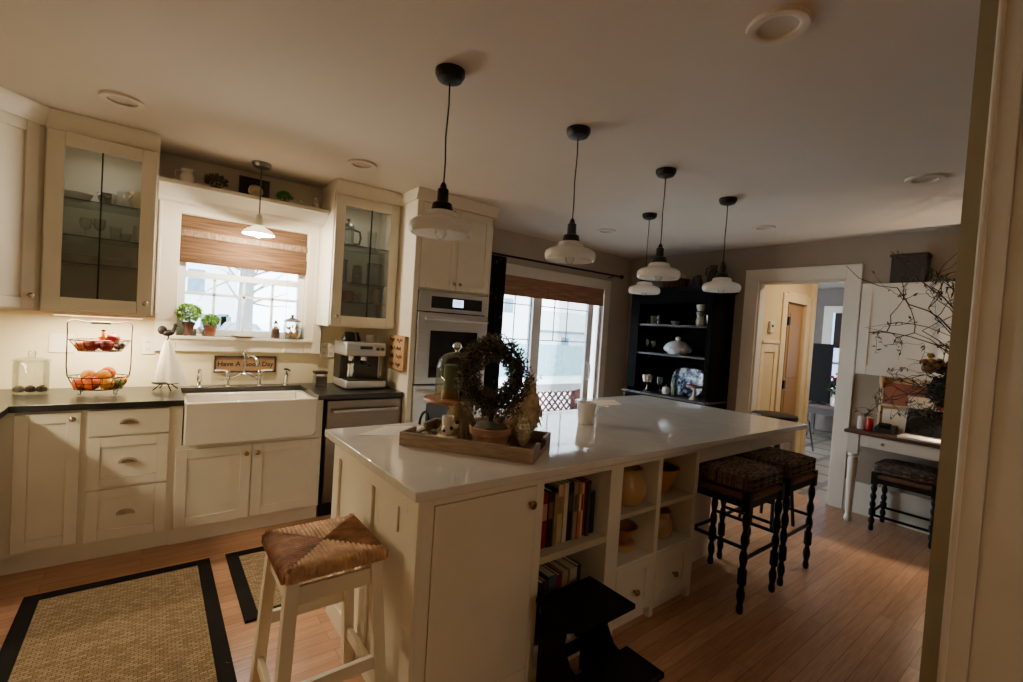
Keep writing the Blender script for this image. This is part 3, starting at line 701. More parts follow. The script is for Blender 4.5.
def herbball(c, rx, rz, n, l, w, rng):
    m = MB()
    for i in range(n):
        d = Vector((rng.gauss(0,1), rng.gauss(0,1), rng.gauss(.15,.9))).normalized(); rr = rng.uniform(.5,1)**.5
        lump = 1+.28*noise.noise(d*2.1+Vector((c[0]*20,0,0)))
        p = Vector(c)+Vector((d.x*rx*rr*lump, d.y*rx*rr*lump, d.z*rz*rr*lump))
        m.leaf(p, d*.5+Vector((rng.gauss(0,.6),rng.gauss(0,.6),rng.gauss(.2,.5))), l*rng.uniform(.7,1.2), w*rng.uniform(.7,1.2), (rng.gauss(0,1),rng.gauss(0,1),1))
    return m
def potted(name, label, cat, c, r, h, potmat, leafmat, rx, rz, n, l, w, cz, seed=1, rim=True):
    t = thing(name, label, cat, c)
    x, y, z = c
    part(MB().lathe([(r*.72,0),(r*.92,h*.75),(r*1.05,h*.75),(r*1.08,h),(r*.95,h),(r*.9,h*.8),(0,h*.82)], c, 20), 'pot', potmat, t)
    part((herbball if name == 'potted_herb' else leafball)((x,y,z+h+cz), rx, rz, n, l, w, random.Random(seed)), 'foliage', leafmat, t)
    part(MB().tube([(x,y,z+h*.8),(x+.004,y,z+h+cz)], .004, 6), 'stem', twigm, t)
    return t
potted('potted_plant', 'bushy dark little plant on the shelf over the window', 'plant', (.32,sy,sz), .035, .03, black, leafd, .06, .05, 220, .03, .016, .03, 3)
bx = thing('picture_frame', 'dark square framed picture standing on the shelf over the window', 'frame', (.565, sy+.05, sz))
part(ring(MB(), .465, .665, sz, sz+.16, .03, sy+.03, sy+.05), 'frame', M('dark_frame', (36,24,18), .5), bx, .003)
part(MB().box(.495, .635, sy+.04, sy+.048, sz+.03, sz+.13), 'backing', M('dark_canvas', (50,40,34), .8), bx)
ck = thing('round_plaque', 'round pale plaque leaning before the dark framed picture', 'plaque', (.565, sy-.03, sz))
part(MB().lathe([(.045,0),(.05,.004),(.05,.012),(.044,.014)], (.565,sy-.02,sz+.051), 28, 'Y'), 'rim', nickel, ck)
part(MB().lathe([(.043,.013),(.0,.014)], (.565,sy-.022,sz+.051), 24, 'Y'), 'face', M('old_dial', (170,160,130), .6, var=.3, scale=30), ck)
potted('potted_plant', 'little round green plant right of the framed picture on the shelf', 'plant', (.765,sy,sz), .03, .03, terra, leafg, .048, .045, 240, .024, .014, .02, 5)
def figurine(c, h, label, mat):
    return solo(MB().lathe([(h*.28,0),(h*.3,h*.08),(h*.2,h*.3),(h*.26,h*.5),(h*.12,h*.68),(h*.18,h*.8),(h*.14,h*.95),(0,h)], c, 16), 'figurine', mat, label, 'figurine')
figurine((.885,sy,sz), .06, 'smaller of two pale figurines at the right end of the shelf', M('pale_stone', (214,206,190), .6))
figurine((.995,sy,sz), .11, 'taller of two pale figurines at the right end of the shelf', M('pale_stone', (214,206,190), .6))

# ------------------------------------------------------------------ window blind, sill things
bl = thing('woven_blind', 'woven wood roman blind half raised in the sink window', 'blind', (.56, .02, 1.8))
b = MB().box(WX0+.003, WX1-.003, .02, .028, 1.89, WZ1-.002)
for i in range(5): b.box(WX0+.003, WX1-.003, .012-.004*i, .02-.004*i+.004, 1.80+.012*i, 1.90+.004*i)
part(b, 'shade', blind, bl)
part(MB().box(WX0+.003, WX1-.003, -.012, .0, 1.985, 2.03), 'valance_band', M('beaded_band', (112,88,66), .7, var=.5, scale=60, stretch=(1,1,.3)), bl)
part(MB().tube([(.835,-.04,1.8),(.834,-.055,1.5),(.832,-.056,1.19)], .0018, 6).lathe([(.003,0),(.008,.008),(.007,.02),(.002,.03)], (.832,-.056,1.165), 10), 'pull_cord', plastic_w, bl)
potted('potted_herb', 'larger leafy green herb in a dark pot on the left of the sill', 'plant', (.208,-.005,WZ0), .036, .1, M('pot_dark_brown', (86,54,40), .6, var=.3), herbg, .07, .06, 1100, .022, .015, .062, 11)
potted('potted_herb', 'smaller green herb in a red-brown pot on the window sill', 'plant', (.338,-.005,WZ0), .042, .082, terra, herbg, .048, .038, 700, .02, .014, .036, 12)
figurine((.272,-.005,WZ0), .07, 'white figurine standing between the two herb pots', white_c)
solo(MB().lathe([(.05,0),(.075,.008),(.08,.012),(.05,.006),(0,.005)], (.55,.0,WZ0), 28), 'saucer', M('olive_saucer', (120,110,80), .4), 'small flat dish in the middle of the window sill', 'dish')
j = thing('glass_bottle', 'small glass bottle of dried petals right of the window centre', 'bottle', (.775, -.005, WZ0))
part(MB().lathe([(.032,0),(.034,.01),(.034,.085),(.014,.105),(.014,.12),(.011,.12),(.011,.1),(.03,.08),(.03,.006),(0,.006)], (.775,-.005,WZ0), 18), 'body', glass_c, j)
part(MB().lathe([(.028,.008),(.028,.075),(.01,.095),(0,.096)], (.775,-.005,WZ0), 16), 'filling', M('dried_petals', (110,74,60), .9, var=.6, scale=60), j)
part(MB().lathe([(.016,.118),(.017,.128),(.009,.134),(.009,.145),(0,.147)], (.775,-.005,WZ0), 14), 'stopper', blackm, j)
j = thing('glass_jar', 'large lidded jar of starfish and shells at the right of the sill', 'jar', (.895, -.005, WZ0))
part(MB().lathe([(.055,0),(.062,.01),(.066,.09),(.058,.14),(.055,.14),(.062,.09),(.058,.01),(0,.008)], (.895,-.005,WZ0), 24), 'body', glass_c, j)
fl = MB(); rg = random.Random(4)
for i in range(26):
    p0 = Vector((.895+rg.uniform(-.042,.042), -.005+rg.uniform(-.035,.035), WZ0+.02+rg.uniform(0,.09)))
    fl.ell(p0, (.016,.006,.01), 8, 5, rot=(rg.uniform(0,3),rg.uniform(0,3),rg.uniform(0,3)))
part(fl, 'shells', M('shells_tan', (214,160,96), .7, var=.4, scale=30), j)
part(MB().lathe([(.062,.14),(.066,.146),(.05,.16),(.02,.172),(.01,.18),(.016,.19),(.012,.2),(0,.202)], (.895,-.005,WZ0), 24), 'lid', steel_dk, j)

# framed sign on the backsplash
s = thing('framed_sign', 'tan framed sign reading Have A Good Day behind the faucet', 'sign', (.58, -.01, 1.01))
part(ring(MB(), .372, .79, 1.008, 1.135, .014, -.02, -.001), 'frame', M('sign_frame_dark', (44,28,22), .5), s, .002)
part(MB().box(.386, .776, -.012, -.001, 1.022, 1.121), 'board', brownsign, s)
part(MB().text('Have A Good Day', .05, Matrix.Translation((.581, -.0132, 1.072)) @ Euler((PI/2,0,0)).to_matrix().to_4x4(), .0006), 'lettering', M('sign_letter', (30,22,18), .7), s)
# outlets
def outlet(x, z, wd, label, slots, name='wall_outlet', cat='outlet'):
    t = thing(name, label, cat, (x, -.006, z))
    part(MB().box(x-wd/2, x+wd/2, -.007, -.0005, z-.06, z+.06), 'cover_plate', plastic_w, t, .003)
    sm = MB()
    for sx in slots:
        if name == 'light_switch': sm.box(x+sx-.014, x+sx+.014, -.011, -.007, z-.03, z+.03)
        else:
            for dz in (-.025, .025): sm.box(x+sx-.009, x+sx-.005, -.009, -.007, z+dz-.008, z+dz+.008); sm.box(x+sx+.005, x+sx+.009, -.009, -.007, z+dz-.008, z+dz+.008)
    part(sm, 'toggle' if name == 'light_switch' else 'socket', M('socket_dark', (120,110,90), .5) if name != 'light_switch' else plastic_w, t)
outlet(1.182, 1.193, .115, 'double outlet plate beside the espresso machine', (-.028, .028))
outlet(-.015, 1.197, .075, 'single outlet plate left of the window above the rooster holder', (0,))
outlet(-.45, 1.2, .115, 'switch plate on the backsplash behind the fruit basket', (-.025, .025), 'light_switch', 'switch')

# ------------------------------------------------------------------ things on the black counter
cz = .9145
j = thing('glass_canister', 'wide clear glass canister with a knobbed lid in the left corner', 'canister', (-.55,-.2,cz))
part(MB().lathe([(.07,0),(.078,.006),(.078,.18),(.072,.19),(.069,.19),(.074,.178),(.074,.01),(0,.01)], (-.55,-.2,cz), 28), 'jar', glass_c, j)
part(MB().lathe([(.08,.19),(.083,.197),(.05,.207),(.015,.212),(.02,.235),(.014,.25),(0,.252)], (-.55,-.2,cz), 28), 'lid', glass_c, j)
for i, x in enumerate((-.598, -.55, -.502)):
    t = thing('dark_candy', ['dark glazed roll, left of three in the glass canister', 'dark glazed roll, middle of three in the glass canister', 'dark glazed roll, right of three in the glass canister'][i], 'sweet', (x,-.22,cz+.0105), 0, 'dark round sweets in the canister')
    part(MB().lathe([(.016,0),(.024,.006),(.026,.02),(.02,.032),(0,.036)], (x,-.22,cz+.0105), 16), 'body', choc, t)
    sw = MB().tube([(x+.014*(1-k/18)*math.cos(k*.7), -.22+.014*(1-k/18)*math.sin(k*.7), cz+.0435+.004*k/18) for k in range(18)], .003, 6)
    part(sw, 'swirl', M('dark_gloss_icing', (70,34,24), .25), t)
# two tier wire fruit basket
bx, by = -.245, -.30
fb = thing('fruit_basket', 'two-tier black wire fruit basket under the left glass cabinet', 'basket', (bx,by,cz))
wire = M('basket_wire', (64,46,30), .4, .7)
hd = MB()
Wt, Hb = .152, .465
path = [(bx-.142,by,cz+.11)] + [(bx-.148,by,cz+.13+.26*t/6) for t in range(1,7)]
path += [(bx-.15,by,cz+.41),(bx-.148,by,cz+.432),(bx-.132,by,cz+.446),(bx-.11,by,cz+.447),(bx-.08,by,cz+.439),(bx-.045,by,cz+.436)]
mir = [(2*bx-p[0], p[1], p[2]) for p in reversed(path)]
part(MB().tube(path+mir, .0035, 8), 'hoop', wire, fb)
part(MB().tube([(bx-.045,by,cz+.436),(bx+.045,by,cz+.436)], .009, 10), 'handle_grip', woodb, fb)
def wire_bowl(zc, R, r, h, nm):
    m = MB()
    m.tube([(bx+R*math.cos(2*PI*k/28), by+R*.8*math.sin(2*PI*k/28), cz+zc+h) for k in range(28)], .0032, 6, closed=True)
    m.tube([(bx+r*math.cos(2*PI*k/24), by+r*.8*math.sin(2*PI*k/24), cz+zc) for k in range(24)], .003, 6, closed=True)
    m.tube([(bx+(r+R)/2*math.cos(2*PI*k/28), by+(r+R)/2*.8*math.sin(2*PI*k/28), cz+zc+h*.5) for k in range(28)], .002, 6, closed=True)
    for k in range(18):
        a = 2*PI*k/18
        m.tube([(bx+R*math.cos(a), by+R*.8*math.sin(a), cz+zc+h),(bx+r*math.cos(a), by+r*.8*math.sin(a), cz+zc),(bx+r*.5*math.cos(a), by+r*.4*math.sin(a), cz+zc-.003)], .0018, 5)
    m.tube([(bx+r*.5*math.cos(2*PI*k/18), by+r*.4*math.sin(2*PI*k/18), cz+zc-.003) for k in range(18)], .0018, 5, closed=True)
    part(m, nm, wire, fb)
wire_bowl(.035, .142, .112, .075, 'lower_bowl'); wire_bowl(.265, .142, .1, .065, 'upper_bowl')
ft = MB()
for sx in (-1, 1):
    for syy in (-1, 1):
        x, y = bx+sx*.075, by+syy*.06
        ft.tube([(x,y,cz+.034),(x,y,cz+.012),(x+.008*sx,y,cz+.004),(x+.014*sx,y,cz+.01),(x+.008*sx,y,cz+.016)], .0028, 6)
part(ft, 'foot', wire, fb)
def fruit(c, r, mat, label, cat, group, sq=.92, seed=0, stem=True, name='fruit'):
    t = thing(name, label, cat, (c[0],c[1],c[2]-r*sq), 0, group)
    n = 14; pr = []
    for i in range(n+1):
        a = -PI/2 + PI*i/n; rr = math.cos(a); z = math.sin(a)
        if cat == 'apple' and i > n*.75: z -= .22*(1-rr)**1.5
        pr.append((max(0, r*rr*(1.02 if cat == 'apple' else 1)), r*sq*z))
    m = MB().lathe(pr, c, 20)
    part(m, 'body', mat, t)
    if stem: part(MB().tube([(c[0],c[1],c[2]+r*sq*(.72 if cat=='apple' else .95)),(c[0]+.004,c[1],c[2]+r*sq*1.12)], .0018, 6), 'stem', twigm, t)
    return t
uz = cz+.265
G1 = 'fruit in the upper basket bowl'
for i, (dx, dy, dz, r, mt_, lb_) in enumerate([(-.075,-.03,.034,.036,apple_y,'blushed apple at the far left of the upper basket'),(-.035,-.05,.04,.039,apple_m,'big red apple at the front left of the upper basket'),
      (.03,-.045,.038,.04,apple_m,'big red apple at the front right of the upper basket'),(.05,.015,.075,.04,apple_m,'red apple heaped on top at the right of the upper basket'),(0.0,.03,.04,.036,apple_y,'blushed apple at the back of the upper basket'),
      (-.05,.035,.038,.034,apple_m,'red apple at the back left of the upper basket')]):
    fruit((bx+dx,by+dy,uz+dz), r, mt_, lb_, 'apple', G1, name='apple')
pe = thing('pear', 'small orange pear-shaped fruit standing highest in the upper basket', 'pear', (bx+.012,by,uz+.06), 0, G1)
part(MB().lathe([(0,0),(.02,.004),(.026,.022),(.018,.042),(.012,.055),(0,.06)], (bx+.012,by,uz+.064), 18), 'body', lemon_m, pe); part(MB().ell((bx+.012,by-.002,uz+.124),(.014,.014,.008),12,6), 'cap', twigm, pe)
ga = thing('fruit_cluster', 'dark greenish cluster of small fruit at the right of the upper basket', 'fruit', (bx+.09,by-.03,uz+.01), 0, G1)
m = MB(); rg = random.Random(8)
for i in range(16): m.ell((bx+.088+rg.uniform(-.02,.02), by-.03+rg.uniform(-.02,.02), uz+.03+rg.uniform(-.012,.024)), (.011,.011,.011), 10, 7)
part(m, 'berries', M('dark_olive_fruit', (84,60,34), .5, var=.6, scale=40), ga)
lz = cz+.035
G2 = 'citrus in the lower basket bowl'
for dx, dy, dz, r, mt_, lb_, st in [(-.085,-.03,.036,.036,orange_m,'orange at the far left of the lower basket',0),(-.03,-.055,.04,.044,orange_m,'large orange at the front centre of the lower basket',0),
      (.04,-.06,.036,.036,lemon_m,'yellow citrus with a leaf scar at the front of the lower basket',1),(.085,-.025,.036,.034,green_f,'green-gold fruit at the front right of the lower basket',1),(.1,.02,.04,.034,lemon_m,'yellow citrus at the far right of the lower basket',0),
      (-.05,.02,.075,.038,lemon_m,'pale orange heaped left on the lower basket pile',0),(.02,-.01,.078,.038,lemon_m,'pale orange heaped in the middle of the lower basket pile',0),(.04,.035,.09,.038,orange_m,'orange topmost at the back of the lower basket pile',0),
      (-.01,.05,.04,.038,orange_m,'orange at the back centre of the lower basket',0)]:
    fruit((bx+dx,by+dy,lz+dz), r, mt_, lb_, 'citrus', G2, .97, stem=bool(st), name='orange')
# rooster paper towel holder with white cloth
rx, ry = .085, -.2
rh = thing('rooster_towel_holder', 'black iron rooster-topped towel holder left of the sink', 'holder', (rx,ry,cz))
iron = M('cast_iron', (34,26,22), .5, .4)
m = MB()
for a in (0.4, 1.97, 3.54, 5.1):
    m.tube([(rx,ry,cz+.045),(rx+.035*math.cos(a),ry+.035*math.sin(a),cz+.038),(rx+.06*math.cos(a),ry+.06*math.sin(a),cz+.015),(rx+.075*math.cos(a),ry+.075*math.sin(a),cz+.004)], .004, 6)
m.lathe([(.075,.046),(.078,.05),(.0,.05)], (rx,ry,cz), 24)
part(m, 'base', iron, rh)
part(MB().tube([(rx,ry,cz+.045),(rx,ry,cz+.345)], .005, 8), 'rod', iron, rh)
m = MB().ell((rx+.004,ry,cz+.385), (.034,.014,.022), 16, 10, rot=(0,-.3,0))
m.ell((rx-.03,ry,cz+.402), (.026,.011,.03), 14, 9); m.tube([(rx+.028,ry,cz+.395),(rx+.036,ry,cz+.42),(rx+.036,ry,cz+.432)], [.013,.01,.009], 10)
m.ell((rx+.038,ry,cz+.434), (.011,.009,.01), 10, 7); m.prism([(rx+.046,cz+.432),(rx+.06,cz+.43),(rx+.046,cz+.44)], ry-.003, ry+.003)
m.prism([(rx+.028,cz+.44),(rx+.032,cz+.452),(rx+.036,cz+.444),(rx+.04,cz+.454),(rx+.046,cz+.442)], ry-.003, ry+.003)
m.tube([(rx+.004,ry,cz+.345),(rx+.004,ry,cz+.37)], .005, 8)
part(m, 'rooster', iron, rh)
# draped cloth
n = 40; vs = []; fs = []
lev = [(.335,.016),(.30,.024),(.24,.036),(.17,.048),(.10,.058),(.058,.064)]
for li, (z, r) in enumerate(lev):
    for k in range(n):
        a = 2*PI*k/n; fold = 1 + .13*math.sin(a*5+li*.25)*(li/5) + .06*math.sin(a*9)*(li/5)
        sx = 1.0 + (.85*max(0, math.cos(a))*(li/5)**1.1)
        zz = z - (.035*max(0, math.cos(a))*(li/5)**2)
        vs.append((rx + r*fold*sx*math.cos(a), ry + r*fold*.8*math.sin(a), cz+zz))
for i in range(len(lev)-1):
    for k in range(n): fs.append((i*n+k, i*n+(k+1)%n, (i+1)*n+(k+1)%n, (i+1)*n+k))
fs.append(tuple(range(n)))
cl = MB().add(vs, fs, True)
o = solo(cl, 'dish_towel', toweltx, 'white cloth draped over the rooster towel holder', 'towel')
# canister
t = thing('square_canister', 'small clear square canister with a dark lid right of the sink', 'canister', (1.09,-.16,cz))
part(ring(MB(), 1.045, 1.135, cz, cz+.10, .004, -.205, -.115), 'box', glass_d, t)
part(MB().box(1.05,1.13,-.2,-.12,cz+.001,cz+.07), 'contents', M('grey_tea', (90,82,70), .8, var=.3), t)
part(MB().box(1.042, 1.138, -.208, -.112, cz+.10, cz+.118), 'lid', M('dark_lid', (48,32,24), .5), t, .003)
# espresso machine
ex0, ex1, ey0, ey1 = 1.2, 1.53, -.46, -.12
e = thing('espresso_machine', 'stainless espresso machine on the black counter beside the ovens', 'coffee machine', (1.36,-.3,cz))
part(MB().box(ex0, ex1, ey0, ey1, cz+.008, cz+.07), 'base', steel, e, .012)
part(MB().box(ex0+.02, ex1-.02, ey0+.012, ey0+.15, cz+.07, cz+.076), 'drip_tray', rubber, e)
part(MB().box(ex0+.005, ex1-.005, -.28, ey1, cz+.07, cz+.27), 'back_body', M('machine_dark_steel', (74,70,66), .35, .9), e, .004)
hdm = MB().box(ex0, ex1, ey0+.03, ey1, cz+.265, cz+.375); part(hdm, 'top_body', steel, e, .012)
part(MB().box(ex0+.11, ex0+.21, ey0+.027, ey0+.03, cz+.32, cz+.345), 'control_strip', M('panel_dark', (60,56,52), .3), e)
for x in (ex0+.255, ex0+.295): part(MB().lathe([(.014,0),(.015,.004),(.012,.016),(0,.017)], (x, ey0+.03, cz+.325), 14, 'Y'), 'dial', steel_dk, e)
part(MB().lathe([(.028,0),(.03,.006),(.03,.03),(.02,.04)], (ex0+.165, -.36, cz+.225), 18), 'group_head', chrome, e)
pf = MB().lathe([(.02,0),(.03,.008),(.03,.03)], (ex0+.165,-.36,cz+.195), 18).tube([(ex0+.165,-.39,cz+.21),(ex0+.165,-.5,cz+.2)], .011, 10)
part(pf, 'portafilter', blackm, e)
part(MB().tube([(ex1-.05,-.4,cz+.27),(ex1-.045,-.43,cz+.2),(ex1-.05,-.44,cz+.11)], .006, 8), 'steam_wand', chrome, e)
part(MB().lathe([(.028,0),(.032,.01),(.024,.09),(.03,.11)], (ex0+.065,-.36,cz+.09), 16, cap=False).lathe([(.02,0),(.022,.04),(.03,.05)], (ex0+.065,-.36,cz+.225), 16), 'grinder_outlet', chrome, e)
part(MB().lathe([(.075,0),(.078,.01),(.06,.055),(.055,.075),(.02,.08),(0,.08)], (ex0+.1,-.24,cz+.375), 22), 'bean_hopper', blackg, e)
mug((ex0+.255,-.24,cz+.376), .036, .055, white_c, 'white cup standing on top of the espresso machine', .5)

# ------------------------------------------------------------------ pendants
def pendant(x, y, label, i):
    p = thing('pendant_lamp', label, 'lamp', (x,y,1.845), 0, 'opal glass pendants over the island', False)
    part(MB().lathe([(.062,H-1.845),(.062,H-1.845-.018),(.05,H-1.845-.038),(.022,H-1.845-.048),(0,H-1.845-.048)][::-1], (0,0,0), 24), 'canopy', black, p)
    zc = H-1.845
    part(MB().tube([(0,0,zc-.045),(.003,0,zc*.8),(-.003,0,zc*.6),(.002,0,zc*.45),(0,0,.21)], .0035, 6), 'cord', black, p)
    part(MB().lathe([(.006,.225),(.012,.215),(.015,.2),(.023,.195),(.024,.145),(.040,.136),(.044,.118),(.046,.103),(0,.103)][::-1], (0,0,0), 20).tube([(.048,0,.112),(.066,0,.112)], .005, 6), 'socket', black, p)
    part(MB().lathe([(.05,.104),(.062,.1),(.066,.09),(.068,.080),(.085,.072),(.115,.062),(.129,.050),(.133,.034),(.130,.016),(.122,.006),(.119,.008),(.126,.018),(.128,.034),(.124,.047),(.112,.058),(.082,.067),(.064,.077),(.061,.09),(.058,.097),(.046,.104)], (0,0,0), 32, cap=False), 'shade', opal, p)
    part(MB().lathe([(0,-.014),(.016,-.008),(.026,.012),(.022,.04),(.013,.065),(.013,.1)], (0,0,0), 16), 'bulb', glass_c, p)
    return p
proto = pendant(.943, -2.315, 'opal pendant nearest the camera, hanging over the island tray', 0)
for (x, y), lb_ in zip([(1.71,-2.31),(2.506,-2.297),(3.30,-2.287),(3.325,-1.59)], ['second opal pendant in the row over the island, before the sliding door', 'third opal pendant in the row over the island', 'last opal pendant in the row, beside the far doorway', 'opal pendant hanging apart on the hutch side of the island']):
    dup(proto, (x,y,1.845), 0, lb_)
# lit pendant over the sink
sx_, sy_ = .575, -.31
p = thing('sink_pendant_lamp', 'lit pendant lamp with flat glass shade over the sink', 'lamp', (sx_,sy_,2.02))
part(MB().lathe([(0,H-.03),(.05,H-.03),(.062,H-.012),(.064,H)], (sx_,sy_,0), 24), 'canopy', steel_dk, p)
part(MB().tube([(sx_,sy_,H-.028),(sx_,sy_,2.16)], .0045, 8), 'rod', steel_dk, p)
part(MB().lathe([(.012,2.17),(.02,2.16),(.024,2.10),(.03,2.085)], (sx_,sy_,0), 18), 'socket', plastic_w, p)
part(MB().lathe([(.03,2.09),(.05,2.075),(.085,2.055),(.105,2.03),(.103,2.027),(.083,2.05),(.048,2.07),(.028,2.085)], (sx_,sy_,0), 30, cap=False), 'shade', M('lit_opal', (250,240,220), .2, emit=2.2, ecol=(255,228,180)), p)
part(MB().ell((sx_,sy_,2.04), (.028,.028,.034), 16, 10), 'bulb', bulbm, p)

# recessed ceiling lights
def can(x, y, label):
    c = thing('recessed_light', label, 'light', (x,y,H-.012), 0, 'recessed lights in the ceiling', False)
    part(MB().lathe([(.062,.0125),(.062,.002),(.07,-.002),(.092,0),(.095,.012)], (0,0,0), 28, cap=False), 'trim_ring', M('can_trim', (206,194,178), .6), c)
    part(MB().lathe([(.062,.011),(.03,.0115),(0,.0118)], (0,0,0), 24, cap=False), 'lens', M('can_inside', (190,178,162), .6), c)
    return c
c0 = can(1.59, -3.33, 'recessed ceiling light nearest the camera at the top right')
for x, y, lb_ in [(-.16,-.86,'recessed ceiling light above the left glass cabinet'),(1.09,-.88,'recessed ceiling light above the right glass cabinet'),(3.6,-.87,'recessed ceiling light above the sliding door'),(4.3,-2.1,'recessed ceiling light before the far doorway'),(3.6,-3.33,'recessed ceiling light above the desk corner')]:
    dup(c0, (x,y,H-.012), 0, lb_)

# ------------------------------------------------------------------ curtain, slider blind
c = thing('curtain_rod', 'black curtain rod with ball finials above the sliding door', 'curtain rod', (3.75, -.09, 2.2))
part(MB().tube([(2.66,-.09,2.245),(4.83,-.09,2.245)], .012, 10), 'rod', blackm, c)
for x, sg in ((2.66,-1), (4.83,1)): part(MB().ell((x+sg*.02,-.09,2.245), (.028,.026,.026), 14, 9), 'finial', blackm, c)
for x in (2.75, 4.68): part(MB().tube([(x,-.001,2.22),(x,-.05,2.22),(x,-.09,2.235)], .007, 8), 'bracket', blackm, c)
n = 60; vs = []; fs = []
for z in (.02, .6, 1.2, 1.8, 2.228):
    for k in range(n):
        u = k/(n-1); vs.append((2.70+.25*u, -.09+.03*math.sin(u*PI*11)*(1 if z < 2.2 else .6), z))
for i in range(4):
    for k in range(n-1): fs.append((i*n+k, i*n+k+1, (i+1)*n+k+1, (i+1)*n+k))
def curtain_mat():
    m = bpy.data.materials.new('curtain_dotted'); m.use_nodes = True; nt = m.node_tree; N = nt.nodes; L = nt.links; b = N['Principled BSDF']
    tc = N.new('ShaderNodeTexCoord'); vo = N.new('ShaderNodeTexVoronoi'); vo.inputs['Scale'].default_value = 9; L.new(tc.outputs['Object'], vo.inputs['Vector'])
    rp = N.new('ShaderNodeValToRGB'); rp.color_ramp.elements[0].color = lin((88,90,78))+(1,); rp.color_ramp.elements[1].color = lin((24,24,26))+(1,); rp.color_ramp.elements[0].position = .12; rp.color_ramp.elements[1].position = .22
    L.new(vo.outputs['Distance'], rp.inputs['Fac']); L.new(rp.outputs['Color'], b.inputs['Base Color']); b.inputs['Roughness'].default_value = .9; return m
solo(MB().add(vs, fs, True), 'curtain', curtain_mat(), 'black dotted curtain panel hanging between the ovens and the sliding door', 'curtain')
bl = thing('woven_blind', 'brown woven roman blind raised above the sliding glass door', 'blind', (3.8, -.02, 1.84))
b = MB().box(SX0+.25, SX1-.012, -.012, -.004, 1.86, SZ1-.002)
for i in range(4): b.box(SX0+.25, SX1-.03, -.03+.004*i, -.012, 1.84+.014*i, 1.93+.01*i)
part(b, 'shade', blind2, bl)
part(MB().tube([(3.62,-.034,1.98),(3.62,-.036,1.9),(3.615,-.036,1.83)], .002, 6), 'pull_cord', black, bl)

WORLD = 13.0; L_UC = 15; L_LR = 21; L_SP = 46; L_HALL = 20; L_DESK = 45; L_NEAR = 13; L_FAR = 8; L_CAB = .62
LOOK = 'AgX - Base Contrast'; EXPO = 0.3
CAM_R = [[0.7889535, 0.0344463, 0.6134866], [-0.6110234, -0.061358, 0.789231], [0.0648284, -0.9975213, -0.0273611]]
# ------------------------------------------------------------------ island
IF, IB = -2.66, -1.74
c = thing('island_cabinet', 'cream kitchen island cabinet with a door, open cubbies and two small drawers', 'island', (1.6, -2.2, 0))
b = MB()
b.box(.75, 2.515, -2.29, IB, .0, .877); b.box(2.515, 3.08, -2.45, IB, .0, .877)
b.box(.75, 1.27, IF+.02, -2.29, .07, .878)
for x0, x1 in ((1.27,1.312),(1.738,1.828),(2.122,2.156),(2.48,2.515)): b.box(x0, x1, IF, -2.29, .0 if x0 > 1.3 or x0 < 1.28 else .07, .878)
b.box(.75, .797, IF, IF+.02, .0, .878); b.box(.797, 1.27, IF, IF+.02, .845, .878)
for x0, x1 in ((1.312,1.738),(1.828,2.122),(2.156,2.48)): b.box(x0, x1, IF, -2.29, .842, .878)
b.box(1.312, 1.738, IF, -2.29, .06, .1)
b.box(1.828, 2.122, IF, -2.29, .335, .348); b.box(2.156, 2.48, IF, -2.29, .335, .348)
b.box(.797, 1.27, IF, IF+.02, 0, .075); b.box(1.312, 1.738, IF, IF+.02, 0, .06); b.box(1.828, 2.48, IF+.035, IF+.055, 0, .06)
part(b, 'carcass', cab, c, .0015)
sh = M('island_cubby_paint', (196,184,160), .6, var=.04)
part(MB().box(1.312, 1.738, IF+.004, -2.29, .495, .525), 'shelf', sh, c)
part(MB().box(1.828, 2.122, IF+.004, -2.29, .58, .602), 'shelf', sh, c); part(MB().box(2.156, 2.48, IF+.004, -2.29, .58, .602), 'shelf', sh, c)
d = part(MB().box(.8, 1.267, IF-.003, IF+.018, .08, .842), 'door', cab, c, .002); part(knob_mb(1.235, IF-.003, .775, .017), 'knob', brass, d)
for x0, x1, kx in ((1.83,2.12,1.975),(2.158,2.478,2.318)):
    d = part(shaker(MB(), x0, x1, .065, .333, IF+.018, st=.05), 'drawer', cab, c, .002); part(knob_mb(kx, IF-.002, .19, .016), 'knob', brass, d)
# end panels with stiles (faces the stool)
e = MB(); ex = .75
e.box(ex-.014, ex, IF, IF+.08, 0, .878); e.box(ex-.014, ex, IB-.08, IB, 0, .878); e.box(ex-.014, ex, -2.245, -2.165, .09, .80)
e.box(ex-.014, ex, IF+.08, IB-.08, .80, .878); e.box(ex-.014, ex, IF+.08, IB-.08, 0, .1)
part(e, 'end_panel_frame', cab, c, .002)
op = part(MB().box(ex-.007, ex, -2.485, -2.415, .695, .82), 'outlet_plate', plastic_w, c, .002)
# table end under the worktop
t = thing('island_table_frame', 'white apron and square legs carrying the overhanging end of the island', 'table frame', (3.2, -2.0, 0))
a = MB(); a.box(2.516, 3.765, -2.66, -2.635, .775, .877); a.box(3.81, 3.835, -2.625, -1.46, .775, .877); a.box(2.93, 3.765, -1.425, -1.40, .775, .877); a.box(2.9, 2.925, -1.735, -1.46, .775, .877)
part(a, 'apron', M('apron_white', (226,220,208), .4), t, .002)
for x, y in ((3.80,-2.66),(3.80,-1.425),(2.905,-1.425)):
    part(MB().box(x-.035, x+.035, y-.001, y+.069, 0, .877) if y < -2 else MB().box(x-.035, x+.035, y-.035, y+.035, 0, .877), 'leg', M('apron_white', (226,220,208), .4), t, .004)
solo(MB().prism([(.71,-2.685),(3.85,-2.735),(3.80,-1.31),(2.86,-1.31),(2.86,-1.685),(.70,-1.685)], .8785, .914, 'Z'), 'worktop', quartz, 'white quartz island worktop with a wider far end', 'worktop', bev=.004)

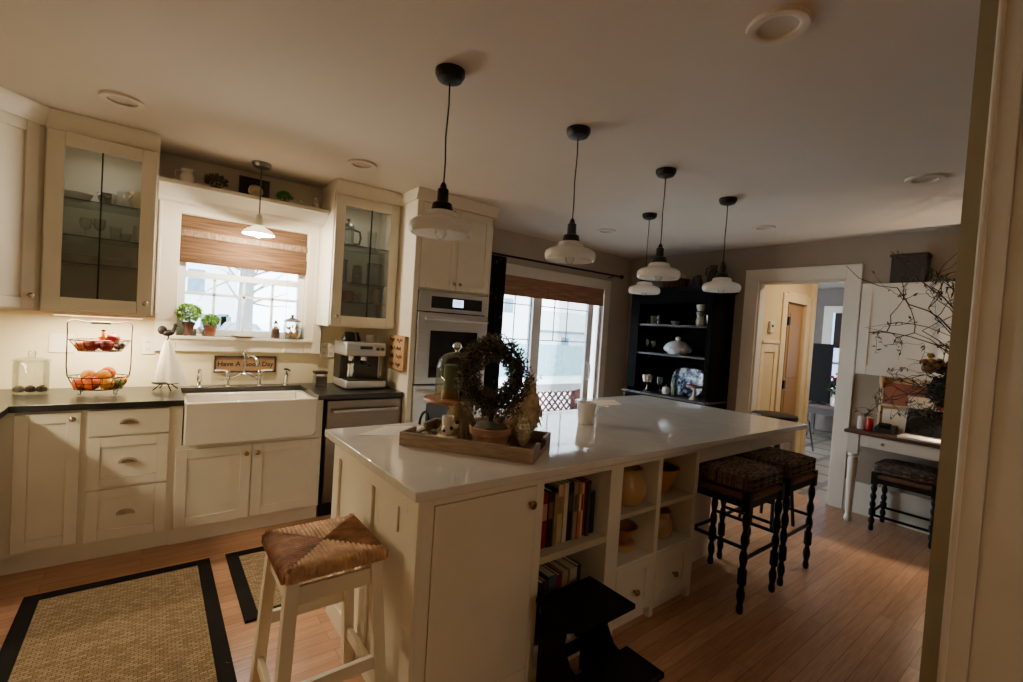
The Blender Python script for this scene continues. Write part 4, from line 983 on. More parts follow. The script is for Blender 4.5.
# ---- books
rb = random.Random(21)
def book(x, y, z, th, h, dp, col, label, group, tilt=0, band=None):
    t = thing('book', label, 'book', (x, y, z), 0, group, False)
    cover = M('book_%d_%d_%d' % col, col, .55, var=.12, scale=20)
    m = MB(); m.box(0, .0025, 0, dp, 0, h); m.box(th-.0025, th, 0, dp, 0, h); m.box(.0025, th-.0025, 0, .0035, 0, h)
    part(m, 'cover', cover, t)
    part(MB().box(.0025, th-.0025, .0035, dp-.004, .004, h-.004), 'pages', M('book_pages', (214,200,170), .9, var=.1, scale=40, stretch=(40,1,1)), t)
    if band:
        part(MB().box(.003, th-.003, -.0008, 0, h*.5, h*.8), 'spine_band', M('band_%d_%d_%d' % band, band, .6), t)
    t.rotation_euler = (0, tilt, 0)
    return t
ups = [((70,62,54),.018,.24,(130,120,100)),((40,18,18),.02,.25,None),((134,24,22),.040,.245,(190,150,120)),((36,26,22),.03,.25,(120,90,60)),((150,128,92),.016,.235,None),((24,20,20),.014,.25,None),
       ((196,176,132),.03,.265,(150,120,80)),((210,198,172),.024,.27,None),((26,24,30),.030,.27,(70,66,80)),((150,132,112),.024,.265,(90,80,70)),((190,110,60),.018,.262,(220,200,160)),((200,186,164),.022,.255,(120,50,40)),((128,26,22),.018,.265,None),((66,58,54),.02,.26,None),((24,22,24),.018,.25,None)]
x = 1.318
ords = ['first','second','third','fourth','fifth','sixth','seventh','eighth','ninth','tenth','eleventh','twelfth','thirteenth','fourteenth','fifteenth']
cn = ['grey brown','dark maroon','thick red','black brown','slim tan','slim black','wide cream','white','thick navy black','grey tan','orange cream','white-spined','narrow red','grey','black']
for i, (col, th, h, bd) in enumerate(ups):
    book(x, -2.60+rb.uniform(-.012,.012), .5255, th, h, .2, col, f'{cn[i]} book, {ords[i]} from the left on the upper island shelf', 'books on the upper island shelf', 0, bd); x += th+.0015
gb = book(x, -2.6, .5262, .022, .2, .19, (26,48,34), 'dark green book leaning at the right end of the upper island shelf', 'books on the upper island shelf', -.0, None)
lows = [((48,44,50),.03,.28,(90,84,90)),((70,50,60),.022,.27,None),((52,40,36),.026,.275,(170,150,130)),((90,70,60),.03,.265,(180,160,140)),((76,94,104),.05,.28,None),((130,34,34),.03,.27,None),((186,160,116),.034,.285,None),((176,164,146),.045,.29,(110,90,70)),((30,28,28),.03,.29,None)]
x = 1.32; cl_ = ['charcoal','plum','dark brown','brown patterned','thick slate blue','red','tan','pale grey','black']
for i, (col, th, h, bd) in enumerate(lows):
    book(x, -2.60+rb.uniform(-.01,.01), .1005, th, h, .22, col, f'{cl_[i]} book, {ords[i]} from the left on the lower island shelf', 'books on the lower island shelf', 0, bd); x += th+.002
# ---- pottery in the cubbies
solo(MB().lathe([(.07,0),(.085,.015),(.105,.06),(.105,.10),(.085,.14),(.078,.15),(.078,.18),(.084,.19),(.076,.19),(.07,.178),(.07,.15),(.095,.1),(.095,.06),(.06,.012),(0,.012)], (2.005,-2.545,.6025), 28), 'stoneware_crock', yellow_b, 'round-bellied tan crock in the upper left island cubby', 'crock')
b1 = solo(MB().lathe([(.055,0),(.062,.006),(.095,.09),(.112,.14),(.104,.14),(.086,.09),(.05,.016),(0,.016)], (2.345,-2.515,.6025), 28), 'mixing_bowl', yellow_w, 'flared mustard yellow bowl in the upper right island cubby', 'bowl')
solo(MB().lathe([(.05,0),(.055,.004),(.085,.07),(.1,.1),(.094,.1),(.078,.07),(.04,.01),(0,.01)], (2.345,-2.515,.64), 28), 'dark_bowl', M('dark_brown_bowl', (60,36,22), .4), 'dark bowl nested inside the mustard yellow bowl', 'bowl')
solo(MB().lathe([(.075,0),(.085,.006),(.085,.03),(.08,.034),(0,.03)], (2.02,-2.51,.3485), 28), 'pie_dish', yellow_b, 'low tan dish under the bowl in the lower left island cubby', 'dish')
solo(MB().lathe([(.045,0),(.05,.006),(.085,.06),(.098,.085),(.09,.085),(.075,.055),(.04,.012),(0,.012)], (2.02,-2.51,.383), 28), 'mixing_bowl', M('brown_yellow_bowl', (168,112,56), .3, coat=.4), 'brown rimmed bowl in the lower left island cubby', 'bowl')
solo(MB().lathe([(.06,0),(.07,.01),(.09,.05),(.085,.09),(.065,.115),(.065,.14),(.072,.148),(.064,.148),(.058,.115),(.078,.09),(.08,.05),(.05,.012),(0,.012)], (2.335,-2.53,.3485), 28), 'stoneware_crock', yellow_b, 'small round tan jar in the lower right island cubby', 'crock')

# ------------------------------------------------------------------ black step stool
blk2 = M('black_step_paint', (4,4,4), .6, var=.2, spec=.2)
s = thing('step_stool', 'black wooden two-step stool before the island bookshelf', 'step stool', (1.45,-2.9,0))
sidep = [(-2.715,0),(-2.775,0),(-2.79,.05),(-2.83,.09),(-2.95,.09),(-3.0,.05),(-3.015,0),(-3.08,0),(-3.07,.12),(-3.06,.177),(-2.945,.177),(-2.88,.20),(-2.84,.26),(-2.85,.32),(-2.915,.365),(-2.715,.365)]
for x in (1.285, 1.54):
    part(MB().prism(sidep, x, x+.02, 'X'), 'side_panel', blk2, s)
def tread(x0, x1, y0, y1, z):
    return MB().box(x0, x1, y0, y1, z, z+.022).box(x0+.012, x1-.012, y0+.012, y1-.004, z-.012, z)
part(tread(1.262, 1.583, -2.955, -2.705, .378), 'tread', blk2, s, .004); part(tread(1.262, 1.583, -3.105, -2.925, .19), 'tread', blk2, s, .004)
part(MB().box(1.306, 1.539, -2.90, -2.885, .33, .365), 'apron', blk2, s); part(MB().box(1.306, 1.539, -3.06, -3.045, .13, .176), 'apron', blk2, s)
part(MB().box(1.306, 1.539, -2.735, -2.72, .1, .15), 'stretcher', blk2, s)

# ------------------------------------------------------------------ rush seated stool
s = thing('rush_stool', 'cream painted stool with woven rush seat at the near end of the island', 'stool', (.53,-2.33,0))
x0, x1, y0, y1, zt = .362, .698, -2.50, -2.155, .652
seat = MB(); cx_, cy_ = (x0+x1)/2, (y0+y1)/2
rg = random.Random(3)
seat_d = MB()
def strands(a, b2, inn, n, seat=None):
    a, b2, inn = Vector(a), Vector(b2), Vector(inn)
    ed = (b2-a); L_ = ed.length; du = ed/L_; perp = Vector((-du.y, du.x, 0))
    if (inn-a).dot(perp) < 0: perp = -perp
    dist = (inn-a).dot(perp)
    for i in range(n):
        u = (i+.5)/n
        depth = dist*(1-abs(2*u-1))
        p0 = a + ed*u
        rr = L_/n*.56
        out = p0 - perp*.004
        pts = [out+Vector((0,0,-.036)), out+Vector((0,0,-.012)), p0+perp*.012+Vector((0,0,0)), p0+perp*max(.014,depth*.55)+Vector((rg.gauss(0,.001),rg.gauss(0,.001),.004)), p0+perp*max(.018,depth)+Vector((0,0,.002))]
        seat.tube(pts, [rr,rr,rr,rr*.95,rr*.8], 5)
za = zt
m_ = (x1-x0)*.5
strands((x0,y0,za),(x1,y0,za),(cx_,y0+m_,za),24,seat); strands((x0,y1,za),(x1,y1,za),(cx_,y1-m_,za),24,seat)
strands((x0,y0,za),(x0,y1,za),(x0+m_,cy_,za),25,seat_d); strands((x1,y0,za),(x1,y1,za),(x1-m_,cy_,za),25,seat_d)
seat.box(x0+.008, x1-.008, y0+.008, y1-.008, zt-.034, zt-.004)
part(seat, 'woven_seat', rushm, s); part(seat_d, 'woven_side', rushs, s, label='darker brown woven rush sections')
def leg_bar(p0, p1, w): 
    p0, p1 = Vector(p0), Vector(p1); m = MB(); h = w/2
    vs = []
    for p in (p0, p1): vs += [(p.x-h,p.y-h,p.z),(p.x+h,p.y-h,p.z),(p.x+h,p.y+h,p.z),(p.x-h,p.y+h,p.z)]
    return m.add(vs, [(0,3,2,1),(4,5,6,7),(0,1,5,4),(1,2,6,5),(2,3,7,6),(3,0,4,7)])
lt = {}
for sx in (0,1):
    for sy_k in (0,1):
        tp = Vector(((x0+.028, x1-.028)[sx], (y0+.028, y1-.028)[sy_k], zt-.045)); bt = Vector(((x0-.005, x1+.012)[sx], (y0-.01, y1+.01)[sy_k], 0))
        lt[(sx,sy_k)] = (tp, bt); part(leg_bar(bt, tp, .042), 'leg', stoolw, s, .003)
def at_z(k, z): tp, bt = lt[k]; return bt + (tp-bt)*(z/tp.z)
def hbar(a, b, z, w=.02, h=.045):
    p, q = at_z(a, z), at_z(b, z); d = q-p; an = math.atan2(d.y, d.x)
    return MB().obox((p+q)/2, (d.length-.03, w, h), (0,0,an))
for a, b, z in (((0,0),(1,0),.24),((0,1),(1,1),.32),((0,0),(0,1),.16),((1,0),(1,1),.16)): part(hbar(a, b, z), 'stretcher', stoolw, s, .002)
for a, b in (((0,0),(1,0)),((0,1),(1,1)),((0,0),(0,1)),((1,0),(1,1))): part(hbar(a, b, .555, .018, .06), 'apron', stoolw, s, .002)

# ------------------------------------------------------------------ black turned counter stools + cushions
def turned(h, r, top_block):
    """lathe profile of a ball-and-reel turned leg"""
    p = [(r*.62,0),(r*.85,.01),(r*.9,.03),(r*.7,.05)]
    z = .05; segs = 5; step = (h-top_block-.05)/segs
    for i in range(segs):
        z0 = z+i*step
        if i == 1: p += [(r*.75,z0+.004),(r*1.12,z0+.012),(r*1.12,z0+step-.012),(r*.75,z0+step-.004)]
        else: p += [(r*.72,z0+step*.08),(r*1.0,z0+step*.35),(r*1.05,z0+step*.5),(r*.95,z0+step*.7),(r*.62,z0+step*.93)]
    return p + [(r*.8,h-top_block)]
def turned_stool(name, label, w, dpt, hs, rails, legr=.021):
    t = thing(name, label, 'stool', (0,0,0), 0, None, False)
    hx, hy_ = w/2-legr, dpt/2-legr
    for sx in (-1,1):
        for sy2 in (-1,1):
            m = MB().lathe(turned(hs, legr, .09), (sx*hx,sy2*hy_,0), 16); m.box(sx*hx-legr, sx*hx+legr, sy2*hy_-legr, sy2*hy_+legr, hs-.09, hs+.012)
            part(m, 'leg', black, t)
    m = MB().box(-hx+legr, hx-legr, -hy_-.012, -hy_+.012, hs-.075, hs-.035).box(-hx+legr, hx-legr, hy_-.012, hy_+.012, hs-.075, hs-.035).box(-hx-.012, -hx+.012, -hy_+legr, hy_-legr, hs-.075, hs-.035).box(hx-.012, hx+.012, -hy_+legr, hy_-legr, hs-.075, hs-.035)
    part(m, 'seat_frame', black, t)
    m = MB().tube([(-hx+legr,-hy_,hs-.018),(hx-legr,-hy_,hs-.018)], .021, 10).tube([(-hx+legr,hy_,hs-.018),(hx-legr,hy_,hs-.018)], .021, 10).tube([(-hx,-hy_+legr,hs-.018),(-hx,hy_-legr,hs-.018)], .021, 10).tube([(hx,-hy_+legr,hs-.018),(hx,hy_-legr,hs-.018)], .021, 10)
    m.box(-hx+.01, hx-.01, -hy_+.01, hy_-.01, hs-.03, hs-.004)
    part(m, 'rush_seat', M('brown_rush', (112,78,52), .7, var=.35, scale=30, stretch=(1,1,6), bump=.3), t)
    for k, (z, zz) in enumerate(rails):
        for y in (-hy_, hy_): part(MB().tube([(-hx,y,z),(hx,y,z)], [.011,.011], 8), 'stretcher', black, t)
        for x in (-hx, hx): part(MB().tube([(x,-hy_,zz),(x,hy_,zz)], .011, 8), 'stretcher', black, t)
    return t
def cushion(w, d, h, label, loc, seed):
    bmh = bmesh.new(); nx = 16
    m = MB(); n = 9
    rings = [(0,-.02),(.12,0),(.3,.004),(.45,0),(.5,-.008),(.55,0),(.7,.004),(.88,0),(1,-.02)]
    prof = []
    def rr(px, py, cr=.03):
        pts = []
        for cxs, cys, a0 in ((1,1,0),(-1,1,90),(-1,-1,180),(1,-1,270)):
            for k in range(5):
                a = math.radians(a0+k*22.5); pts.append((cxs*(px-cr)+cr*math.cos(a), cys*(py-cr)+cr*math.sin(a)))
        return pts
    vs = []; fs = []
    for f_, o_ in rings:
        for x, y in rr(w/2+o_, d/2+o_): vs.append((x, y, f_*h))
    K = 20
    for i in range(len(rings)-1):
        for k in range(K): fs.append((i*K+k, i*K+(k+1)%K, (i+1)*K+(k+1)%K, (i+1)*K+k))
    fs.append(tuple(range(K-1,-1,-1)))
    # domed top with tufts
    last = (len(rings)-1)*K
    cl_rings = [.8,.55,.3]
    prev = last
    for q, sc in enumerate(cl_rings):
        st = len(vs)
        for k in range(K):
            x, y, z = vs[last+k]; vs.append((x*sc, y*sc, h + .012 - .006*q*0 - (.01 if q == 2 else 0)))
        for k in range(K): fs.append((prev+k, prev+(k+1)%K, st+(k+1)%K, st+k))
        prev = st
    fs.append(tuple(prev+k for k in range(K)))
    m.add(vs, fs, True)
    t = thing('seat_cushion', label, 'cushion', loc, 0, None, False)
    part(m, 'pad', cush, t)
    pp = MB()
    for zf in (.12, .5, .88): pp.tube([(x*1.01, y*1.01, zf*h) for x, y in rr(w/2, d/2)], .0045, 6, closed=True)
    part(pp, 'piping', M('cushion_piping', (104,84,70), .9, var=.4, scale=60), t)
    bmh.free(); return t
cs = turned_stool('counter_stool', 'nearer of two black turned-leg stools tucked under the island end', .44, .43, .655, [(.30,.36)])
cs.location = (2.795, -2.715, 0)
dup(cs, (3.32, -2.71, 0), 0, 'farther of two black turned-leg stools tucked under the island end')
cushion(.42, .41, .085, 'dark woven cushion on the nearer counter stool', (2.795,-2.715,.668), 1)
cushion(.42, .41, .085, 'dark woven cushion on the farther counter stool', (3.32,-2.71,.668), 2)
dstool = turned_stool('desk_stool', 'low black turned-leg stool under the white desk', .42, .36, .475, [(.13,.16)])
dstool.location = (4.93,-3.13,0); dstool.rotation_euler = (0,0,PI/2)
cu = cushion(.40, .35, .075, 'dark woven cushion on the low stool at the desk', (4.93,-3.13,.488), 3); cu.rotation_euler = (0,0,PI/2)
# bar stool with dark flat seat beyond the island end, and a folding step ladder in the doorway
bs = thing('bar_stool', 'dark flat-seated bar stool behind the far end of the island', 'stool', (4.12,-2.36,0))
part(MB().lathe([(.13,.80),(.165,.805),(.175,.825),(.17,.845),(.12,.855),(0,.857)], (4.12,-2.39,.062), 28), 'seat', black, bs)
for a in range(4):
    an = a*PI/2+.6; x, y = math.cos(an), math.sin(an)
    part(MB().tube([(4.12+.11*x,-2.39+.11*y,.864),(4.12+.2*x,-2.39+.2*y,0)], [.016,.013], 10), 'leg', black, bs)
part(MB().tube([(4.12+.165*math.cos(k*PI/8),-2.39+.165*math.sin(k*PI/8),.3) for k in range(16)], .008, 6, closed=True), 'foot_ring', black, bs)
fl = thing('folding_stool', 'chrome legged folding stool on the tile floor past the far doorway', 'stool', (7.25,-1.42,0))
st_y = -1.56
m = MB().tube([(7.06,st_y-.02,.012),(7.2,st_y-.02,.46),(7.22,st_y,.50),(7.22,st_y+.28,.50),(7.2,st_y+.30,.46),(7.06,st_y+.30,.012)], .012, 8)
part(m, 'front_frame', chrome, fl)
part(MB().tube([(7.5,st_y-.01,.012),(7.26,st_y-.01,.46),(7.26,st_y+.29,.46),(7.5,st_y+.29,.012)], .012, 8), 'rear_frame', steel_dk, fl)
part(MB().tube([(7.12,st_y-.02,.2),(7.12,st_y+.30,.2)], .01, 8), 'stretcher', steel_dk, fl); part(MB().tube([(7.4,st_y-.01,.2),(7.4,st_y+.29,.2)], .01, 8), 'stretcher', steel_dk, fl)
part(MB().box(7.08, 7.34, st_y+.01, st_y+.27, .40, .42), 'seat', rubber, fl, .006)

# ------------------------------------------------------------------ rugs
def rug(label, x0, x1, y0, y1, bw=.062, th=.010):
    t = thing('rug', label, 'rug', ((x0+x1)/2,(y0+y1)/2,0))
    part(MB().box(x0+bw, x1-bw, y0+bw, y1-bw, .001, th), 'woven_field', sisal, t, .002)
    part(MB().box(x0, x0+bw, y0, y1, .001, th+.002).box(x1-bw, x1, y0, y1, .001, th+.002).box(x0+bw, x1-bw, y0, y0+bw, .001, th+.002).box(x0+bw, x1-bw, y1-bw, y1, .001, th+.002), 'border', rugb, t, .002)
rug('black-bordered sisal rug lying on the floor at the bottom left', -.45, .315, -2.15, -.89)
rug('black-bordered sisal runner on the floor before the sink', .395, 1.95, -1.64, -.885)

# ------------------------------------------------------------------ tray group on the island
tz = .9145
tr = thing('wooden_tray', 'weathered grey wooden tray on the island holding plants and figurines', 'tray', (1.246,-2.248,tz), -math.radians(53.6), None, False)
TL, TW = .63, .38
m = MB(); m.box(-TL/2, TL/2, -TW/2, TW/2, 0, .012)
m.box(-TL/2, TL/2, -TW/2, -TW/2+.016, .012, .062); m.box(-TL/2, TL/2, TW/2-.016, TW/2, .012, .062)
for sx in (-1,1):
    xa, xb = sorted((sx*TL/2, sx*(TL/2-.016)))
    m.box(xa, xb, -TW/2+.016, -.05, .012, .062); m.box(xa, xb, .05, TW/2-.016, .012, .062); m.box(xa, xb, -.05, .05, .012, .032)
part(m, 'tray_body', oakw, tr, .002)
part(MB().tube([(-TL/2-.006,TW/2-.12+.05*math.cos(PI*k/10), .055+.055*math.sin(PI*k/10)) for k in range(11)], .007, 8), 'handle', blackm, tr)
part(MB().box(TL/2-.002, TL/2+.003, -.05, .05, .03, .052), 'handle_slot', rubber, tr)
def tp(u, v, z=0):
    a = -math.radians(53.6); return Vector((1.23+u*math.cos(a)-v*math.sin(a), -2.26+u*math.sin(a)+v*math.cos(a), tz+.0125+z))
# topiary wreath in terracotta pot
P0 = Vector((1.272,-2.305,tz+.0125))
wr = thing('wreath_topiary', 'dark twig wreath topiary standing in a low terracotta pot', 'topiary', P0)
part(MB().lathe([(.07,0),(.08,.01),(.086,.05),(.097,.055),(.099,.085),(.092,.088),(.085,.06),(0,.06)], P0, 28), 'pot', terra_g, wr)
part(MB().lathe([(.08,0),(.098,.006),(.1,.016),(.09,.012),(0,.010)], P0+Vector((0,0,-.0)), 28), 'saucer', terra_g, wr)
part(MB().ell(P0+Vector((0,0,.075)), (.082,.082,.035), 18, 8, wob=.3), 'moss', leafd, wr)
rg = random.Random(31)
wc = P0+Vector((.0,.0,.325)); wa = -math.radians(38); wu = Vector((math.cos(wa), math.sin(wa), 0)); wn = Vector((-wu.y, wu.x, 0)); R1, R2 = .118, .045
tw = MB().tube([P0+Vector((0,0,.07)), wc-Vector((0,0,R1-.01))], .012, 8)
for k in range(22):
    off = Vector((rg.gauss(0,.012), rg.gauss(0,.012), rg.gauss(0,.012)))
    tw.tube([wc + off + (wu*math.cos(2*PI*q/26)+Vector((0,0,1.12))*math.sin(2*PI*q/26))*(R1+rg.gauss(0,.013)) + wn*rg.gauss(0,.018) for q in range(26)], .005, 5, closed=True)
part(tw, 'twig_ring', twigm, wr)
lf = MB()
for k in range(5200):
    a = rg.uniform(0, 2*PI); ph = rg.uniform(0, 2*PI); q = R2*rg.uniform(.5, 1.25)
    rad = wu*math.cos(a)+Vector((0,0,1.12))*math.sin(a)
    p = wc + rad*R1 + (rad*math.cos(ph) + wn*math.sin(ph))*q
    d = (rad*math.cos(ph)+wn*math.sin(ph)) + Vector((rg.gauss(0,.7),rg.gauss(0,.7),rg.gauss(0,.7)))
    lf.leaf(p, d, rg.uniform(.010,.024), rg.uniform(.005,.010), (rg.gauss(0,1),rg.gauss(0,1),1))
part(lf, 'foliage', leafd, wr)
# wispy sprig right of the wreath
wp = MB()
for k in range(16):
    b0 = P0+Vector((.04,-.01,.08)); e0 = b0 + wu*rg.uniform(.05,.15)+Vector((rg.gauss(0,.03),rg.gauss(0,.03),rg.uniform(.08,.3)))
    mid_ = (b0+e0)/2 + Vector((rg.gauss(0,.02),rg.gauss(0,.02),.03)); wp.tube([b0,mid_,e0], .0016, 4)
    for q in range(12):
        t_ = rg.uniform(.35,1); p = b0.lerp(e0, t_); wp.leaf(p, (rg.gauss(0,1),rg.gauss(0,1),rg.gauss(0,1)), .018, .009, (rg.gauss(0,1),0,1))
part(wp, 'sprigs', leafd, wr)
# straw bird
B0 = Vector((1.462,-2.30,tz+.0125))
sbd = thing('straw_bird', 'straw rooster figure standing at the far end of the tray', 'figurine', B0)
bd = MB()
axis = [(Vector((-.02,.0,.006)),.05),(Vector((-.04,.0,.03)),.06),(Vector((-.03,0,.06)),.075),(Vector((0,0,.11)),.088),(Vector((.02,0,.16)),.078),(Vector((.03,0,.21)),.052),(Vector((.032,0,.25)),.03),(Vector((.03,0,.285)),.02),(Vector((.03,0,.31)),.006)]
hd_ = [(wu*p.x + wn*p.y + Vector((0,0,p.z)), r) for p, r in axis]
bd.tube([B0+p for p, r in hd_], [r for p, r in hd_], 16)
for k in range(900):
    i = rg.uniform(0, len(hd_)-1.01); j_ = int(i); f_ = i-j_
    c_ = hd_[j_][0].lerp(hd_[j_+1][0], f_); r_ = hd_[j_][1]*(1-f_)+hd_[j_+1][1]*f_
    an = rg.uniform(0,2*PI); o_ = Vector((math.cos(an), math.sin(an), 0))
    bd.leaf(B0+c_+o_*r_*.95, Vector((o_.x*.35,o_.y*.35,-1+rg.gauss(0,.2))), rg.uniform(.03,.06), .006, o_)
part(bd, 'body', straw, sbd)
tl = MB()
for k in range(260):
    u = rg.uniform(0,1); s0 = B0 - wu*.05 + Vector((0,0,.03+.05*rg.random())) + wn*rg.gauss(0,.02)
    e0 = s0 - wu*(.10+.1*u) + Vector((0,0,.02+.02*rg.random()-.03*u)) + wn*rg.gauss(0,.03)
    tl.tube([s0, (s0+e0)/2+Vector((0,0,.02)), e0], .0022, 3, cap=False)
part(tl, 'tail', straw_g, sbd)
part(MB().prism([(0,0),(.03,-.008),(0,-.016)], -.004, .004).add([], []) if False else MB().ell(B0+hd_[7][0]+wu*.02+Vector((0,0,-.004)), (.018,.006,.007), 10, 6, rot=(0,0,wa)), 'beak', woodl, sbd)
cb_ = MB()
for k in range(4): cb_.ell(B0+hd_[7][0]+Vector((0,0,.022))+wu*(-.012+.01*k), (.006,.004,.014), 8, 6)
part(cb_, 'comb', M('faded_red_straw', (96,46,30), .8), sbd)
# dried grass mound
G0 = tp(-.12, .08); gm = MB()
for k in range(900):
    an = rg.uniform(0,2*PI); o_ = Vector((math.cos(an)*rg.uniform(.4,1), math.sin(an)*rg.uniform(.4,1), 0))
    tp_ = G0+Vector((rg.gauss(0,.012), rg.gauss(0,.012), .10+rg.uniform(0,.07)))
    e_ = G0 + o_*.118 + Vector((0,0,rg.uniform(.0,.05)))
    gm.tube([tp_, tp_.lerp(e_, .4)+Vector((0,0,.03)), tp_.lerp(e_, .8)+Vector((0,0,.012)), e_], .0024, 3, cap=False)
gm.ell(G0+Vector((0,0,.055)), (.06,.06,.05), 14, 8, wob=.3)
solo(gm, 'dried_grass_bundle', straw_g, 'drooping bundle of dried grey grass at the left back of the tray', 'dried grass')
# figurine: white dog on dish
D0 = Vector((1.135,-2.15,tz+.0125))
dg_ = thing('dog_figurine', 'cream ceramic animal candle holder with dark spots at the left of the tray', 'figurine', D0)
part(MB().lathe([(.045,0),(.05,.005),(.052,.02),(.044,.026),(0,.024)], D0, 24), 'dish', cream_c, dg_)
m = MB().ell(D0+Vector((0,0,.052)), (.04,.03,.03), 16, 10, rot=(0,0,.6)); m.ell(D0+Vector((.028,-.02,.072)), (.02,.018,.018), 12, 8)
m.lathe([(.024,.06),(.028,.09),(.03,.115),(.026,.115),(.02,.09),(0,.085)], D0+Vector((-.003,0,0)), 18)
part(m, 'body', white_c, dg_)
sp_ = MB()
for dx, dy, dz in ((.0,-.028,.06),(.03,-.03,.085),(-.03,-.018,.05),(.02,.01,.08)): sp_.ell(D0+Vector((dx,dy,dz)), (.011,.008,.01), 10, 6)
part(sp_, 'dark_patches', M('dark_patch', (60,40,28), .4), dg_)
# silver ornament
O0 = Vector((1.395,-2.40,tz+.0125))
o_t = thing('pinecone_ornament', 'silvered pinecone ornament standing at the right front of the tray', 'ornament', O0)
om = MB().lathe([(0,0),(.018,.01),(.034,.045),(.036,.075),(.028,.105),(.018,.118),(.022,.128),(.016,.142),(0,.148)], O0, 14)
for ring in range(7):
    for k in range(9):
        a = 2*PI*(k+.5*(ring%2))/9; r0 = [.02,.03,.035,.036,.033,.028,.02][ring]
        om.leaf(O0+Vector((r0*math.cos(a)*.9, r0*math.sin(a)*.9, .014+ring*.015)), (math.cos(a)*.7, math.sin(a)*.7, .9), .024, .018, (0,0,1))
part(om, 'cone', M('silver_leaf', (205,192,164), .35, .3, var=.4, scale=60), o_t)
# loose sea glass / stones in the tray corner
rg2 = random.Random(5)
for k in range(9):
    p = tp(-.24+rg2.uniform(-.04,.06), .02+rg2.uniform(-.11,.11))
    t = MB().ell(p+Vector((0,0,.009)), (.018,.013,.009), 10, 7, wob=.4, seed=k, rot=(0,0,rg2.uniform(0,3)))
    solo(t, 'pebble', M('pale_pebble', (176,172,160), .5, var=.25), 'small pale pebble scattered in the left corner of the tray', 'pebble', 'pebbles scattered in the tray')
# cake stand with glass cloche and candle
C0 = Vector((1.335,-1.86,tz))
cs_ = thing('cake_stand', 'round wooden pedestal stand behind the tray under a glass dome', 'cake stand', C0)
part(MB().lathe([(.07,0),(.075,.01),(.03,.03),(.02,.06),(.022,.1),(.04,.135),(.05,.14)], C0, 24), 'pedestal', woodl, cs_)
part(MB().lathe([(.05,.14),(.165,.142),(.17,.15),(.165,.16),(0,.16)], C0, 36), 'top', M('warm_wood_top', (150,98,64), .4, var=.2), cs_)
ch = thing('glass_cloche', 'clear glass dome with a knob standing on the wooden cake stand', 'cloche', C0+Vector((0,0,.1605)))
part(MB().lathe([(.112,.1605),(.11,.17),(.108,.32),(.095,.37),(.065,.40),(.02,.415)], C0, 32, cap=False), 'dome', glass_mat('dome_glass', (222,230,214), .2, fk=.5), ch)
part(MB().lathe([(.012,.414),(.012,.425),(.026,.44),(.024,.455),(.012,.465),(0,.467)], C0, 20), 'knob', chrome, ch)
cn_ = thing('pillar_candle', 'olive green pillar with an orange foot under the glass dome', 'candle', C0+Vector((-.03,0,.1605)))
part(MB().lathe([(.04,.20),(.04,.34),(.035,.345),(0,.343)], C0+Vector((-.03,0,0)), 20), 'wax', M('olive_wax', (118,116,92), .5), cn_)
part(MB().lathe([(.045,.1605),(.048,.17),(.044,.2),(0,.2)], C0+Vector((-.03,0,0)), 20), 'base', M('amber_base', (160,100,60), .4), cn_)
sbt = thing('small_bottle', 'small dark bottle beside the green pillar under the dome', 'bottle', C0+Vector((.05,-.02,.1605)))
part(MB().lathe([(.025,.1605),(.027,.17),(.027,.22),(.012,.245),(.012,.27),(0,.27)], C0+Vector((.05,-.02,0)), 16), 'body', M('dark_green_glass', (40,48,34), .15), sbt)
# printed page, white crock, painted light patch
solo(MB().add([(.80,-1.86,tz+.001),(1.02,-1.97,tz+.001),(1.19,-1.80,tz+.001),(1.0,-1.73,tz+.001)], [(0,1,2,3)]), 'magazine_page', M('printed_paper', (226,220,206), .5, var=.12, scale=40), 'open printed page lying on the island left of the tray', 'paper')
pot = thing('white_crock', 'white crock standing in the middle of the island worktop', 'crock', (2.16,-2.09,tz))
part(MB().lathe([(.045,0),(.05,.005),(.055,.06),(.06,.13),(.064,.135),(.058,.135),(.052,.06),(.044,.01),(0,.01)], (2.16,-2.09,tz), 24), 'body', white_c, pot)
part(MB().tube([(2.216,-2.1,tz+.115),(2.245,-2.105,tz+.1),(2.245,-2.105,tz+.06),(2.21,-2.1,tz+.04)], .006, 8), 'handle', white_c, pot)
solo(MB().add([(2.62,-1.62,tz+.001),(3.05,-1.66,tz+.001),(3.2,-1.45,tz+.001),(2.9,-1.42,tz+.001)], [(0,1,2,3)]), 'light_patch', M('tan_light', (206,176,140), .7), 'tan painted patch of light on the wide far end of the island', 'paper')  # flat tan sheet stands in for a patch of light on the worktop

# ------------------------------------------------------------------ hutch
hx0, hx1, ha, hb, hz = 4.68, 5.128, -1.475, -.41, 2.02
h = thing('china_hutch', 'tall black china hutch with open shelves against the far wall', 'hutch', (4.9,-.94,0))
m = MB(); m.box(hx0+.02, hx1, ha, ha+.03, 0, hz); m.box(hx0+.02, hx1, hb-.03, hb, 0, hz); m.box(hx1-.02, hx1, ha+.03, hb-.03, 0, hz); m.box(hx0+.02, hx1-.02, ha+.03, hb-.03, hz-.04, hz)
m.box(hx0, hx0+.02, hb-.13, hb, .86, hz); m.box(hx0, hx0+.02, ha, ha+.055, .86, hz); m.box(hx0, hx0+.02, ha+.055, hb-.13, hz-.14, hz)
m.box(hx0+.02, hx1-.02, ha+.03, hb-.03, 0, .1); m.box(hx0, hx0+.02, ha, hb, 0, .1); m.box(hx0, hx0+.02, ha, ha+.06, .1, .80); m.box(hx0, hx0+.02, hb-.06, hb, .1, .80); m.box(hx0, hx0+.02, -.97, -.91, .1, .80)
part(m, 'case', hutchm, h, .003)
part(MB().box(hx0-.03, hx1-.02, ha-.01, hb+.04, .80, .82), 'counter_shelf', M('hutch_worn_edge', (58,50,46), .4, var=.3), h, .003)
